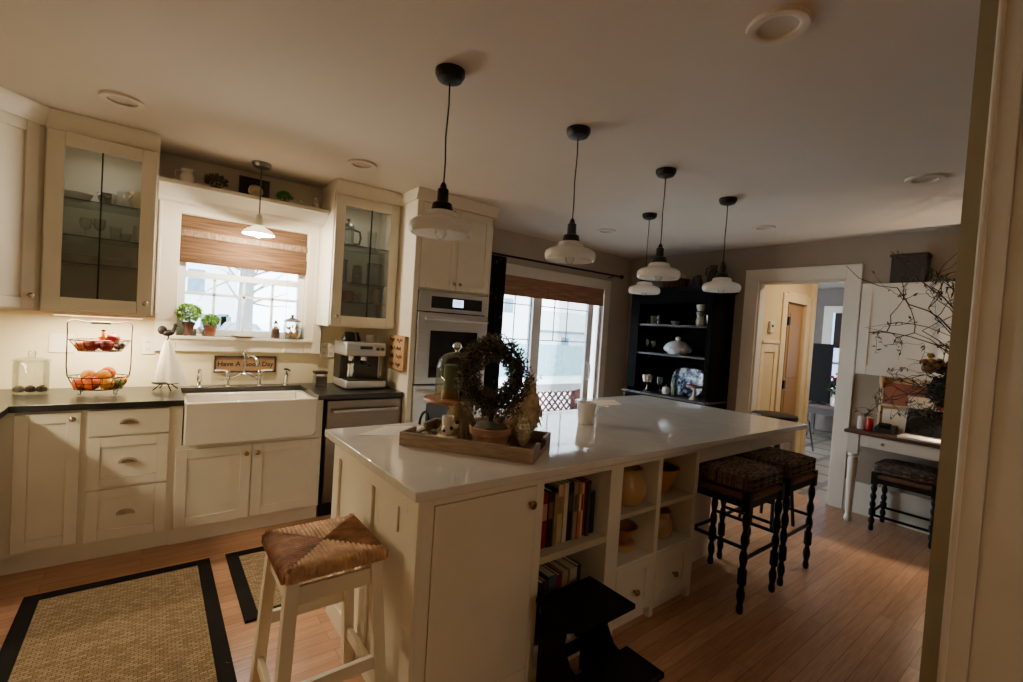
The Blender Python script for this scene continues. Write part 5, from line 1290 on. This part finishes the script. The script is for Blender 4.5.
for z in (1.296, 1.64): part(MB().box(hx0+.02, hx1-.02, ha+.03, hb-.03, z-.02, z), 'shelf', M('hutch_worn_edge', (58,50,46), .4), h)
part(MB().prism([(hx0-.0,hz),(hx0-.04,hz+.03),(hx0-.045,hz+.045),(hx1,hz+.045),(hx1,hz)], ha-.03, hb+.03, 'Y'), 'cornice', hutchm, h)
for y0, y1 in ((-1.41,-.975),(-.905,-.475)):
    d = part(MB().box(hx0-.002, hx0+.018, y0, y1, .11, .79), 'door', hutchm, h, .004); part(MB().lathe([(.006,0),(.012,.012),(.008,.022),(0,.024)][::-1], (hx0-.025, -.99 if y0 < -1 else -.89, .5), 12, 'X'), 'knob', brass, d)
HT = hz+.0455
# on top
bk = thing('woven_basket', 'brown woven basket on top of the black hutch', 'basket', (4.9,-.86,HT))
part(MB().lathe([(.11,0),(.13,.02),(.15,.1),(.155,.12),(.14,.12),(.12,.02),(0,.02)], (4.9,-.86,HT), 28), 'bowl', weave('basket_weave', (140,92,58), (96,60,36), .03, .018), bk)
part(MB().tube([(4.9,-.86+.145*math.cos(PI*k/14),HT+.11+.09*math.sin(PI*k/14)) for k in range(15)], .008, 8), 'handle', woodl, bk)
for y, hh, r, lb_ in ((-1.165,.15,.05,'smaller dark jug on top of the black hutch'),(-1.335,.25,.07,'taller dark jug on top of the black hutch')):
    t = thing('jug', lb_, 'jug', (4.88,y,HT), 0, 'dark jugs on the hutch')
    part(MB().lathe([(r*.75,0),(r*.95,hh*.1),(r,hh*.45),(r*.75,hh*.72),(r*.5,hh*.82),(r*.52,hh*.92),(r*.62,hh),(r*.5,hh),(r*.42,hh*.85),(0,hh*.8)], (4.88,y,HT), 22), 'body', M('dark_pottery', (48,40,36), .35, var=.3), t)
    part(MB().tube([(4.88,y+r*.5,HT+hh*.92),(4.88,y+r*1.15,HT+hh*.88),(4.88,y+r*1.25,HT+hh*.65),(4.88,y+r*.9,HT+hh*.52)], .008, 8), 'handle', M('dark_pottery', (48,40,36), .35), t)
# top shelf items
X_ = 4.82
tumbler((X_,-.57,1.641), .03, .07, 'clear small glass at the left end of the hutch top shelf')
tumbler((X_,-.645,1.641), .036, .10, 'green glass votive on the hutch top shelf', mat=M('green_votive', (104,116,74), .3, var=.3), name='votive_holder')
tumbler((X_,-.72,1.641), .022, .11, 'tall thin glass right of the green votive on the hutch top shelf')
bowl((X_,-.95,1.641), .055, .045, M('grey_ceramic', (150,150,146), .3), 'grey little bowl in the middle of the hutch top shelf')
def vase_stack(c, label):
    t = thing('patterned_vase', label, 'vase', c)
    part(MB().lathe([(.035,0),(.045,.01),(.05,.06),(.04,.09),(.035,.10)], c, 20), 'lower_body', M('pale_patterned', (170,162,140), .35, var=.5, scale=40), t)
    part(MB().lathe([(.035,.10),(.045,.12),(.046,.15),(.036,.165)], c, 20), 'middle_body', M('grey_green_glaze', (110,112,100), .35), t)
    part(MB().lathe([(.036,.165),(.05,.2),(.055,.235),(.048,.232),(.03,.17),(0,.165)], c, 20), 'neck', M('pale_patterned', (170,162,140), .35), t)
vase_stack((X_,-1.26,1.641), 'tall patterned vase on the hutch top shelf at the right')
bowl((X_,-1.375,1.641), .045, .12, white_c, 'white tapered cup at the right end of the hutch top shelf', 'cup', name='cup', foot=.6)
# middle shelf
stemglass((X_,-.585,1.297), .035, .16, 'first wine glass at the left of the hutch middle shelf')
stemglass((X_,-.67,1.297), .035, .14, 'second wine glass nearer the tureen on the hutch middle shelf')
tn = thing('soup_tureen', 'pale lidded soup tureen with side handles on the hutch middle shelf', 'tureen', (X_,-1.0,1.297))
part(MB().lathe([(.09,0),(.1,.008),(.15,.06),(.155,.075),(.145,.075),(.09,.012),(0,.012)], (X_,-1.0,1.297), 30), 'bowl', M('pale_blue_white', (206,210,214), .2, coat=.4), tn)
ld = part(MB().lathe([(.155,.076),(.14,.105),(.09,.145),(.04,.16),(.02,.165)], (X_,-1.0,1.297), 30), 'lid', M('pale_blue_white', (206,210,214), .2), tn)
part(MB().ell((X_,-1.0,1.297+.185), (.024,.03,.024), 14, 8, wob=.3), 'knob', white_c, ld)
for sg in (-1,1): part(MB().tube([(X_,-1.0+sg*(.148+.028*math.sin(PI*k/8)),1.297+.085-.05*k/8) for k in range(9)], .007, 8), 'handle', white_c, tn)
# counter shelf items
gb_ = thing('silver_goblet', 'silver goblet bowl on the left of the hutch counter', 'goblet', (X_,-.62,.8205))
part(MB().lathe([(.05,0),(.05,.006),(.015,.02),(.012,.07),(.03,.09),(.075,.12),(.085,.2),(.08,.2),(.07,.125),(.02,.1),(0,.1)], (X_,-.62,.8205), 26), 'cup', M('silver_plate', (200,196,190), .18, 1), gb_)
stemglass((4.86,-.77,.8205), .045, .19, 'large wine glass right of the silver goblet on the hutch counter')
ph = MB()
for k in range(7): ph.ell((4.80+.022*math.cos(k*.9), -.905+.022*math.sin(k*.9), .8205+.045), (.028,.028,.043), 12, 8)
t = thing('ceramic_pumpkin', 'white ribbed ceramic pumpkin before the blue platter', 'pumpkin', (4.80,-.905,.8205)); part(ph, 'body', white_c, t); part(MB().tube([(4.8,-.905,.90),(4.803,-.903,.925),(4.81,-.9,.935)], [.009,.007,.005], 8), 'stem', leafg, t)
# blue and white platter leaning
def platter_mat():
    m = bpy.data.materials.new('blue_willow'); m.use_nodes = True; nt = m.node_tree; N = nt.nodes; L = nt.links; b = N['Principled BSDF']
    tc = N.new('ShaderNodeTexCoord'); no = N.new('ShaderNodeTexNoise'); no.inputs['Scale'].default_value = 16; no.inputs['Detail'].default_value = 5; L.new(tc.outputs['Object'], no.inputs['Vector'])
    rp = N.new('ShaderNodeValToRGB'); rp.color_ramp.interpolation = 'CONSTANT'; e = rp.color_ramp.elements; e[0].color = lin((30,38,70))+(1,); e[1].position = .46; e[1].color = lin((120,136,170))+(1,); q = e.new(.54); q.color = lin((226,228,236))+(1,)
    L.new(no.outputs['Fac'], rp.inputs['Fac']); L.new(rp.outputs['Color'], b.inputs['Base Color']); b.inputs['Roughness'].default_value = .15; return m
bwm = platter_mat()
pl = thing('blue_white_platter', 'large blue and white patterned platter leaning on the hutch counter', 'platter', (4.95,-1.08,.8205))
def srect(a, b, n=40, e=3.2): return [(a*math.copysign(abs(math.cos(2*PI*k/n))**(2/e), math.cos(2*PI*k/n)), b*math.copysign(abs(math.sin(2*PI*k/n))**(2/e), math.sin(2*PI*k/n))) for k in range(n)]
vs = []; fs = []; n = 40; lev = [(.205,.165,.0),(.2,.16,.012),(.15,.115,-.006),(.0,.0,-.006)]
for a, b_, dpt in lev:
    for y, z in srect(max(a,.001), max(b_,.001)): vs.append((4.95 - dpt + (z)*.22, -1.08+y, .8205+.166+z*.975))
for i in range(3):
    for k in range(n): fs.append((i*n+k, i*n+(k+1)%n, (i+1)*n+(k+1)%n, (i+1)*n+k))
part(MB().add(vs, fs, True), 'dish', bwm, pl)
part(MB().add([Vector(v)+Vector((.016,0,0)) for v in vs[:n]], [tuple(range(n))]), 'back', white_c, pl)
vs_ = thing('green_vase', 'mottled dark green vase in front of the blue platter', 'vase', (4.82,-1.0,.8205)); part(MB().lathe([(.025,0),(.035,.01),(.04,.08),(.022,.14),(.016,.19),(.022,.21),(.014,.2),(0,.18)], (4.82,-1.0,.8205), 18), 'body', M('mottled_green', (70,84,66), .3, var=.5, scale=40), vs_)
ck = thing('pedestal_dish', 'small pink white pedestal dish at the right of the hutch counter', 'dish', (4.76,-1.285,.8205))
part(MB().lathe([(.055,0),(.04,.02),(.015,.06),(.014,.11),(.02,.125)], (4.76,-1.285,.8205), 22), 'stem', M('pale_pink_glaze', (196,172,168), .25), ck)
part(MB().lathe([(.02,.125),(.085,.135),(.09,.16),(.084,.16),(.08,.142),(0,.138)], (4.76,-1.285,.8205), 26), 'top', M('dusty_rose', (126,86,82), .3), ck)
solo(MB().lathe([(.035,0),(.04,.25),(.038,.255),(.034,.25),(.032,.008),(0,.008)], (4.9,-1.37,.8205), 18), 'tall_glass_vase', glass_d, 'tall clear glass cylinder at the right end of the hutch counter', 'vase')

# ------------------------------------------------------------------ desk corner
dt = thing('white_desk', 'white turned-leg desk with a brown wooden top at the right of the doorway', 'desk', (4.95,-3.3,0))
dx0, dx1, dy0, dy1, dz = 4.76, 5.12, -3.95, -2.70, .80
part(MB().box(dx0, dx1, dy0, dy1, dz-.028, dz), 'top', woodb, dt, .006)
part(MB().box(dx0+.045, dx0+.065, dy0+.11, dy1-.11, dz-.13, dz-.028).box(dx1-.04, dx1-.02, dy0+.11, dy1-.11, dz-.13, dz-.028).box(dx0+.11, dx1-.06, dy1-.06, dy1-.04, dz-.13, dz-.028).box(dx0+.11, dx1-.06, dy0+.04, dy0+.06, dz-.13, dz-.028), 'apron', trimw, dt, .002)
d = part(MB().box(dx0+.038, dx0+.045, -3.32, -2.86, dz-.118, dz-.04), 'drawer', trimw, dt, .002); part(MB().lathe([(0,-.03),(.012,-.026),(.014,-.018),(.006,-.01),(.006,0)], (dx0+.038,-2.97,dz-.08), 14, 'X'), 'knob', nickel, d)
for x in (dx0+.08,):
    for y in (dy1-.06, dy0+.075):
        m = MB().lathe([(.022,0),(.03,.012),(.031,.035),(.02,.055),(.022,.075),(.027,.2),(.036,.48),(.038,.54),(.03,.558),(.04,.572),(.04,.588),(.03,.6)], (x,y,0), 18); m.box(x-.038, x+.038, y-.038, y+.038, .6, dz-.028)
        part(m, 'leg', trimw, dt)
# laptop
lp = thing('laptop', 'open laptop with a dark screen and pale keyboard on the brown desk top', 'laptop', (4.85,-3.24,dz))
part(MB().box(4.765, 4.955, -3.42, -3.06, dz+.002, dz+.018), 'keyboard_base', M('laptop_silver', (206,200,192), .4, .3), lp, .003)
part(MB().box(4.79, 4.89, -3.40, -3.08, dz+.018, dz+.0195), 'keys', M('pale_keys', (190,184,176), .5), lp)
m = MB().obox((4.975,-3.24,dz+.13), (.008,.36,.235), (0,.3,0)); part(m, 'screen_lid', M('laptop_silver', (206,200,192), .4), lp, .002)
m = MB().obox((4.9705,-3.24,dz+.13), (.004,.34,.215), (0,.3,0)); part(m, 'display', blackg, lp)
for y, col, lb_ in ((-2.775,(214,208,204),'white and red tin, left of two at the corner of the desk'),(-2.835,(176,30,26),'red tin, right of two at the corner of the desk')):
    t = thing('tin_can', lb_, 'can', (4.93,y,dz), 0, 'tins at the desk corner')
    part(MB().lathe([(.026,0),(.028,.004),(.028,.1),(.024,.106)], (4.93,y,dz+.001), 18), 'body', M('can_%d' % col[0], col, .35, var=.2, scale=20), t); part(MB().lathe([(.024,.106),(.022,.11),(0,.109)], (4.93,y,dz+.001), 18), 'lid', steel, t)
pb = thing('phone_base', 'low black telephone base on the desk beside the tins', 'telephone', (4.95,-2.93,dz)); part(MB().prism([(4.86,dz+.001),(5.03,dz+.001),(5.03,dz+.07),(4.87,dz+.045)], -3.01, -2.88, 'Y'), 'body', black, pb, .006); part(MB().box(4.90,4.93,-2.99,-2.9,dz+.055,dz+.085), 'handset', black, pb, .008)
jr = thing('glass_jar', 'small glass jar with a silver lid behind the telephone base', 'jar', (5.06,-2.96,dz)); part(MB().lathe([(.03,0),(.032,.01),(.032,.1),(.026,.11)], (5.06,-2.96,dz+.001), 18), 'body', glass_c, jr); part(MB().lathe([(.028,.11),(.028,.135),(0,.137)], (5.06,-2.96,dz+.001), 18), 'lid', steel_dk, jr)
# letter rack with curved sides on the desk back
lr = thing('letter_rack', 'cream scroll-sided letter rack lit by the lamp on the desk back', 'rack', (5.09,-3.1,dz))
sp2 = [(5.12,dz+.001),(5.02,dz+.001),(5.03,dz+.2),(5.06,dz+.3),(5.05,dz+.36),(5.0,dz+.42),(4.99,dz+.47),(5.12,dz+.47)]
crm = M('rack_cream', (226,202,160), .5)
for y in (-2.86, -3.56): part(MB().prism(sp2, y-.018, y, 'Y'), 'side', crm, lr)
part(MB().box(5.10,5.12,-3.56,-2.878,dz+.02,dz+.47).box(5.03,5.10,-3.56,-2.878,dz+.22,dz+.235), 'back', crm, lr)
part(MB().box(5.045,5.06,-3.2,-2.885,dz+.236,dz+.42), 'pocket', M('brick_red_paper', (150,84,60), .7), lr)
for i, (y0, y1, z0, z1, col, lb_) in enumerate([(-3.05,-2.90,.0,.2,(226,212,190),'cream envelope standing left in the letter rack'),(-3.24,-3.06,.02,.33,(224,206,176),'cream sheet standing in the middle of the letter rack'),(-3.33,-3.2,.1,.4,(170,72,44),'orange red card standing right in the letter rack')]):
    solo(MB().box(5.005+.004*i, 5.008+.004*i, y0, y1, dz+.001+z0*0, dz+z1), 'letter', M('letter_%d' % i, col, .7), lb_, 'letter')
# wall cabinet over desk
wc_ = thing('desk_wall_cabinet', 'white panel-door wall cabinet above the desk', 'cabinet', (5.1,-3.3,1.28))
part(MB().box(5.0, 5.148, -3.95, -2.68, 1.275, 2.08), 'carcass', trimw, wc_, .002)
for y0, y1 in ((-3.29,-2.69),(-3.94,-3.3)):
    q = MB(); q.box(4.98, 5.0, y0, y0+.07, 1.285, 2.07); q.box(4.98, 5.0, y1-.07, y1, 1.285, 2.07); q.box(4.98, 5.0, y0+.07, y1-.07, 2.0, 2.07); q.box(4.98, 5.0, y0+.07, y1-.07, 1.285, 1.355); q.box(4.988, 5.0, y0+.07, y1-.07, 1.355, 2.0)
    part(q, 'door', trimw, wc_, .002)
db = thing('dark_wooden_box', 'dark wooden box on top of the white desk wall cabinet', 'box', (5.08,-2.98,2.08)); part(MB().box(5.0,5.14,-3.10,-2.87,2.081,2.30), 'body', M('dark_box_wood', (44,36,32), .6, var=.3), db, .004); part(MB().box(4.99,5.145,-3.11,-2.86,2.30,2.325), 'lid', M('dark_box_wood', (44,36,32), .6), db, .003)
dl = thing('desk_lamp', 'small lit lamp rising behind the laptop on the desk', 'lamp', (5.0,-3.47,dz)); part(MB().lathe([(.04,0),(.042,.008),(.01,.02),(.008,.24)], (4.94,-3.47,dz+.001), 18), 'base', nickel, dl); part(MB().lathe([(.075,.22),(.05,.34),(.048,.34),(.073,.22)], (4.94,-3.47,dz+.001), 22, cap=False), 'shade', lampglow, dl)
# branches
V0 = Vector((4.36,-3.66,0))
ar = thing('branch_arrangement', 'tall wild arrangement of dark branches leaning in beside the desk', 'arrangement', V0)
part(MB().lathe([(.1,0),(.13,.03),(.14,.4),(.12,.8),(.08,1.02),(.1,1.14),(.09,1.14),(.07,1.02),(.1,.8),(0,.4)], V0, 24), 'vase', M('dark_vase', (40,34,30), .3), ar)
rg = random.Random(77); br = MB(); lv = MB(); yl = MB(); tops = V0+Vector((0,0,1.16))
LIM = [-2.95]
def grow(p, d, L_, r, depth):
    pts = [p]; n = 8; dd_ = d.normalized()
    for k in range(n):
        dd_ = (dd_ + Vector((rg.gauss(0,.24), rg.gauss(0,.26), rg.gauss(0,.22)-.02*k*(1 if depth < 2 else 1.6)))).normalized()
        q = pts[-1]+dd_*L_/n
        if q.x > 4.70 or q.x < 4.08: dd_.x *= -1; q = pts[-1]+dd_*L_/n
        if q.y > LIM[0]+rg.uniform(-.05,.05) or q.y < -4.1: dd_.y *= -1; q = pts[-1]+dd_*L_/n
        if q.z < (.74 if rg.random() < .5 else 1.0) or q.z > 2.3: dd_.z *= -1; q = pts[-1]+dd_*L_/n
        pts.append(q)
    br.tube(pts, [r*(1-.085*k) for k in range(n+1)], 5)
    if depth > 0:
        for k in range(rg.randint(3,4)):
            q = pts[rg.randint(1,n)]; sd = (dd_*.6+Vector((rg.gauss(0,.7), rg.gauss(0,.7)+.15, rg.gauss(0,.6)))).normalized()
            grow(q, sd, L_*rg.uniform(.35,.6), max(.0022, r*.6), depth-1)
    else:
        for k in range(rg.randint(2,5)):
            q = pts[rg.randint(1,n)]; lv.leaf(q, (rg.gauss(0,1),rg.gauss(0,1),rg.gauss(0,1)), rg.uniform(.025,.05), rg.uniform(.01,.018), (rg.gauss(0,1),0,1))
for k in range(24):
    d_ = Vector((rg.uniform(-.1,.3), rg.uniform(.25,.9), rg.uniform(.1,1.1)))
    LIM[0] = rg.uniform(-3.35,-2.9); grow(tops, d_, rg.uniform(.55,1.15), .006, 2)
for k in range(5):
    grow(tops+Vector((0,.02,rg.uniform(0,.3))), Vector((rg.uniform(-.1,.2), rg.uniform(.5,.9), rg.uniform(-.5,.1))), rg.uniform(.4,.65), .006, 2)
st_ = V0+Vector((.1,.2,1.55)); br.tube([st_, st_+Vector((.05,.16,.2)), st_+Vector((.1,.24,.26)), st_+Vector((.12,.36,.31)), st_+Vector((.13,.44,.44)), st_+Vector((.14,.56,.46)), st_+Vector((.14,.70,.53)), st_+Vector((.15,.80,.64))], [.006,.0055,.005,.0045,.004,.0035,.003,.002], 5)
st_ = V0+Vector((.1,.2,1.7)); br.tube([st_, st_+Vector((.05,.15,.2)), st_+Vector((.08,.3,.34)), st_+Vector((.12,.43,.50)), st_+Vector((.14,.50,.58))], [.006,.005,.0045,.004,.003], 5)
part(br, 'branches', twigm, ar); part(lv, 'leaves', leafd, ar)
fn = MB()
fpts = [V0+Vector((.1,.2,1.85))+Vector((.15,.30,.33))*(k/14)*1.6 + Vector((0,0,-.10*(k/14)**2)) for k in range(15)]
fn.tube(fpts, .003, 4)
for k in range(2,15):
    for sg in (-1,1): fn.leaf(fpts[k], Vector((.25,.3*sg*0+.2,sg*.9)), .085*(1-k/22), .012, (1,0,0))
part(fn, 'fern_frond', M('dusty_fern', (52,56,40), .8), ar)
for k in range(16): yl.ell(V0+Vector((.12+rg.gauss(0,.04), .36+rg.gauss(0,.05), 1.10+rg.gauss(0,.06)+.3)), (.022,.022,.018), 10, 6, wob=.4, seed=k)
part(yl, 'yellow_blooms', M('mustard_bloom', (150,104,30), .8, var=.3), ar)
blb = MB().ell(V0+Vector((.12,.30,1.22)), (.07,.09,.11), 16, 10, wob=.5); blb.ell(V0+Vector((.1,.33,1.40)), (.035,.04,.05), 12, 8)
part(blb, 'dark_seed_head', M('dark_seed', (20,18,16), .8), ar)

# ------------------------------------------------------------------ the room beyond
bn = thing('console_bench', 'dark wooden console bench in the room beyond the doorway', 'bench', (8.9,-1.5,0))
cdk = M('console_dark', (52,42,40), .5)
part(MB().box(8.68, 9.1, -2.1, -.96, .50, .55), 'top', M('console_brown', (92,70,62), .5, var=.2), bn, .004)
part(MB().box(8.7, 9.06, -2.05, -1.0, .40, .50), 'apron', cdk, bn)
for y in (-1.0, -2.0):
    for x in (8.7, 9.0): part(MB().box(x, x+.05, y-.05, y, 0, .40), 'leg', cdk, bn)
part(MB().box(8.71, 8.75, -2.0, -1.05, .08, .13), 'stretcher', cdk, bn)
tvm = M('tv_screen_matte', (9,9,10), .6, spec=.15)
tv = thing('television', 'large dark television standing on the console in the far room', 'television', (8.9,-1.13,.55))
part(MB().box(8.88, 8.92, -1.28, -.97, .58, 1.56), 'screen', tvm, tv, .005); part(MB().box(8.82, 8.98, -1.22, -1.03, .551, .565).box(8.89, 8.91, -1.15, -1.10, .565, .58), 'stand', rubber, tv)
fv = thing('flower_vase', 'white vase of red flowers beside the television', 'vase', (8.8,-1.40,.55))
part(MB().lathe([(.05,0),(.065,.01),(.07,.13),(.045,.17),(.055,.19),(.042,.17),(0,.15)], (8.8,-1.40,.551), 20), 'vase', white_c, fv)
part(leafball((8.8,-1.40,.82), .10, .15, 260, .06, .028, random.Random(9)), 'leaves', M('flower_leaves', (46,64,40), .7), fv)
m = MB(); rg = random.Random(10)
for k in range(18): m.ell((8.8+rg.gauss(0,.05), -1.40+rg.gauss(0,.05), .98+rg.gauss(0,.04)), (.032,.032,.022), 10, 6)
part(m, 'blooms', M('red_bloom', (140,36,50), .7), fv)
nl = thing('newel_post', 'short white newel post with a cap at the end of the hall wall', 'post', (7.85,-1.24,0)); part(MB().box(7.8,7.9,-1.28,-1.18,0,1.5), 'shaft', trimw, nl, .004); part(MB().box(7.77,7.93,-1.31,-1.15,1.5,1.545), 'cap', trimw, nl, .006)

# ------------------------------------------------------------------ outside
struct(MB().box(-40, 60, .16, 70, -.6, -.12), 'ground', snow)
struct(MB().box(1.5, 9, .16, 2.3, -.12, -.02), 'deck', snow)
rl = thing('deck_railing', 'red-stained lattice deck railing with a snowy top rail outside the sliding door', 'railing', (5.0,2.05,-.02))
m = MB()
for k in range(-4, 30):
    for sg in (-1, 1):
        xa = 3.45+k*.15; xb = xa+.37*sg; za, zb = .03, .40
        lo, hi = 3.45, 6.3
        pa, pb = Vector((xa,2.05+.008*sg,za)), Vector((xb,2.05+.008*sg,zb))
        if max(xa,xb) < lo or min(xa,xb) > hi: continue
        def cl_(p, q):
            if p.x < lo: return p.lerp(q, (lo-p.x)/(q.x-p.x))
            if p.x > hi: return p.lerp(q, (p.x-hi)/(p.x-q.x))
            return p
        pa, pb = cl_(pa, pb), cl_(pb, pa)
        if (pb-pa).length > .04: m.tube([pa,pb], .02, 4)
part(m, 'lattice', deckr, rl)
part(MB().box(3.3, 6.45, 1.99, 2.11, .40, .53), 'top_rail', snow, rl)
part(MB().box(3.3, 6.3, 2.02, 2.08, -.02, .03), 'bottom_rail', deckr, rl)
for x in (3.3, 6.3): part(MB().box(x, x+.15, 1.98, 2.12, -.02, .42), 'post', deckr, rl)
fe = thing('board_fence', 'bleached blue-grey board fence beyond the deck', 'fence', (12,8,-.12))
m = MB()
for k in range(110): m.box(4+k*.15, 4+k*.15+.142, 8, 8.02, -.12, .98+.01*(k%3))
part(m, 'boards', fencem, fe); part(MB().box(4, 20.5, 8.02, 8.08, .2, .28).box(4, 20.5, 8.02, 8.08, .7, .78), 'rails', fencem, fe)
def house(name, label, x0, x1, y0, y1, h_, rh, wins, ridge='X'):
    t = thing(name, label, 'house', ((x0+x1)/2,(y0+y1)/2,-.12))
    part(MB().box(x0, x1, y0, y1, -.12, h_), 'wall', sid, t)
    part(MB().prism([(x0-.4,h_),(x1+.4,h_),((x0+x1)/2,h_+rh)], y0-.4, y1, 'Y') if ridge == 'Y' else MB().prism([(y0-.5,h_),(y1,h_),((y0+y1)/2,h_+rh)], x0-.4, x1+.4, 'X'), 'roof', M('snowy_roof', (200,206,212), .8), t)
    part(MB().box(x0-.45, x1+.45, y0-.55, y0-.42, h_-.18, h_+.02), 'eave', M('eave_grey', (110,118,126), .8), t)
    for wx_, wz_, ww, wh in wins:
        f_ = part(MB().box(wx_, wx_+ww, y0-.04, y0, wz_, wz_+wh), 'window', M('window_frame_white', (236,238,240)), t); part(MB().box(wx_+.08, wx_+ww-.08, y0-.06, y0-.04, wz_+.08, wz_+wh-.08), 'pane', winblue, f_)
house('neighbor_house', 'white neighbouring house with blue windows seen through the sink window', -4, 2.6, 17, 24, 5.2, 2, [(.9,2.0,.7,1.0),(-.2,2.0,.7,1.0),(1.35,.25,1.0,1.1),(.1,.25,.9,1.1),(2.0,.3,.5,1.0)])
house('neighbor_house', 'low snowy-roofed house behind the board fence', 23, 33, 22, 30, 1.5, 1.7, [(25,.2,1,.9)])
house('neighbor_house', 'pale tall house at the left of the sliding door view', 12, 20, 20, 27, 4.2, 1.5, [(13.2,2.4,.9,1.1),(16.2,2.4,.9,1.1),(17.8,2.4,.9,1.1),(14.6,.6,.9,1.1)])
tr = thing('bare_tree', 'bare winter tree standing outside the sink window', 'tree', (1.45,7,-.12))
tb = MB().tube([(1.5,7,-.12),(1.52,7,1.5),(1.56,7,4),(1.6,7,6)], [.2,.15,.12,.07], 10); part(tb, 'trunk', barkm, tr)
tb = MB(); rg = random.Random(12)
for k in range(60):
    z0 = rg.uniform(1.5,4.5); p = Vector((1.54,7,z0)); d_ = Vector((rg.uniform(-1,1.2), rg.gauss(0,.3), rg.uniform(.1,.8))).normalized(); L_ = rg.uniform(.6,1.8)
    pts = [p]
    for q in range(4): d_ = (d_+Vector((rg.gauss(0,.2),rg.gauss(0,.2),rg.gauss(0,.2)))).normalized(); pts.append(pts[-1]+d_*L_/4)
    tb.tube(pts, [.03,.022,.015,.009,.004], 5)
part(tb, 'branches', barkm, tr)
cr_ = thing('parked_car', 'dark car parked across the snow outside the sink window', 'car', (2.45,15,-.12))
part(MB().prism([(1.6,.2),(1.55,.55),(1.85,.7),(2.1,1.05),(2.9,1.05),(3.2,.7),(3.45,.6),(3.45,.2)], 14.3, 15.6, 'Y'), 'body', carm, cr_, .05)
part(MB().prism([(1.95,.72),(2.15,1.0),(2.85,1.0),(3.08,.72)], 14.28, 14.32, 'Y'), 'window', M('car_glass', (150,160,170), .6), cr_)
for x in (1.95, 3.0): part(MB().lathe([(0,0),(.3,.0),(.3,.2),(0,.2)], (x,14.5,.2), 18, 'Y'), 'wheel', rubber, cr_)
tp_t = thing('tarp_covered_tub', 'turquoise covered tub on the snow outside the sink window', 'tub', (2.75,13,-.12)); part(MB().lathe([(.8,0),(.82,.85),(.6,.98),(0,1.0)], (2.75,13,-.12), 24), 'cover', pool, tp_t, .02)

# ------------------------------------------------------------------ light
wd = bpy.data.worlds.new('sky'); scene.world = wd; wd.use_nodes = True; nt = wd.node_tree
bg = nt.nodes['Background']; bg.inputs['Color'].default_value = (.80,.90,1.0,1); bg.inputs['Strength'].default_value = WORLD
def area(name, loc, rot, sx, sy, power, col, portal=False):
    l = bpy.data.lights.new(name, 'AREA'); l.shape = 'RECTANGLE'; l.size = sx; l.size_y = sy; l.energy = power; l.color = col
    if portal: l.cycles.is_portal = True
    o = bpy.data.objects.new(name, l); COL.objects.link(o); o.location = loc; o.rotation_euler = rot; return o
def point(name, loc, power, col, r=.03):
    l = bpy.data.lights.new(name, 'POINT'); l.energy = power; l.color = col; l.shadow_soft_size = r
    o = bpy.data.objects.new(name, l); COL.objects.link(o); o.location = loc; return o
area('portal_slider', ((SX0+SX1)/2, .14, 1.05), (-PI/2,0,0), SX1-SX0, 2.0, 1, (1,1,1), True)
area('portal_window', ((WX0+WX1)/2, .13, 1.7), (-PI/2,0,0), WX1-WX0, .86, 1, (1,1,1), True)
WARM = (1,.83,.56)
area('under_cabinet_light', (-.25,-.28,1.382), (0,0,0), .42, .05, L_UC, WARM)
for i_, p_ in enumerate(CABL): area('cabinet_fill_light', p_, (0,0,0), .05, .05, L_CAB, (1,.93,.82))
area('left_run_light', (-1.08,-1.05,1.385), (0,0,0), .10, .9, L_LR, WARM)
point('sink_pendant_bulb', (sx_,sy_,1.985), L_SP, (1,.86,.66), .03)
area('hall_ceiling_light', (5.85,-2.6,2.5), (0,0,0), .5, .3, L_HALL, (1,.78,.50))
point('desk_lamp_bulb', (4.94,-3.47,dz+.27), L_DESK, (1,.80,.56), .03)
area('near_room_light', (.9,-6.2,2.5), (0,0,0), .6, .6, L_NEAR, (1,.83,.64))
area('far_room_window_light', (9.2,-2.2,1.5), (0,PI/2,0), 1.2, 1.6, L_FAR, (.75,.86,1))

# ------------------------------------------------------------------ camera
Rw = [[X0,X1,X2] for X0,X1,X2 in CAM_R]
cam = bpy.data.cameras.new('camera'); co = bpy.data.objects.new('camera', cam); COL.objects.link(co)
cam.sensor_width = 36; cam.sensor_fit = 'HORIZONTAL'; cam.lens = 16.295; cam.clip_start = .02; cam.clip_end = 300
right = Vector((Rw[0][0],Rw[1][0],Rw[2][0])); down = Vector((Rw[0][1],Rw[1][1],Rw[2][1])); fwd = Vector((Rw[0][2],Rw[1][2],Rw[2][2]))
m3 = Matrix((right, -down, -fwd)).transposed()
co.matrix_world = Matrix.Translation((0,-4.06,1.479)) @ m3.to_4x4()
scene.camera = co
scene.view_settings.view_transform = 'AgX'; scene.view_settings.look = LOOK; scene.view_settings.exposure = EXPO
try:
    scene.cycles.use_denoising = True; scene.cycles.denoiser = 'OPENIMAGEDENOISE'
    scene.cycles.max_bounces = 10; scene.cycles.diffuse_bounces = 5; scene.cycles.transparent_max_bounces = 16; scene.cycles.sample_clamp_indirect = 6
except Exception: pass
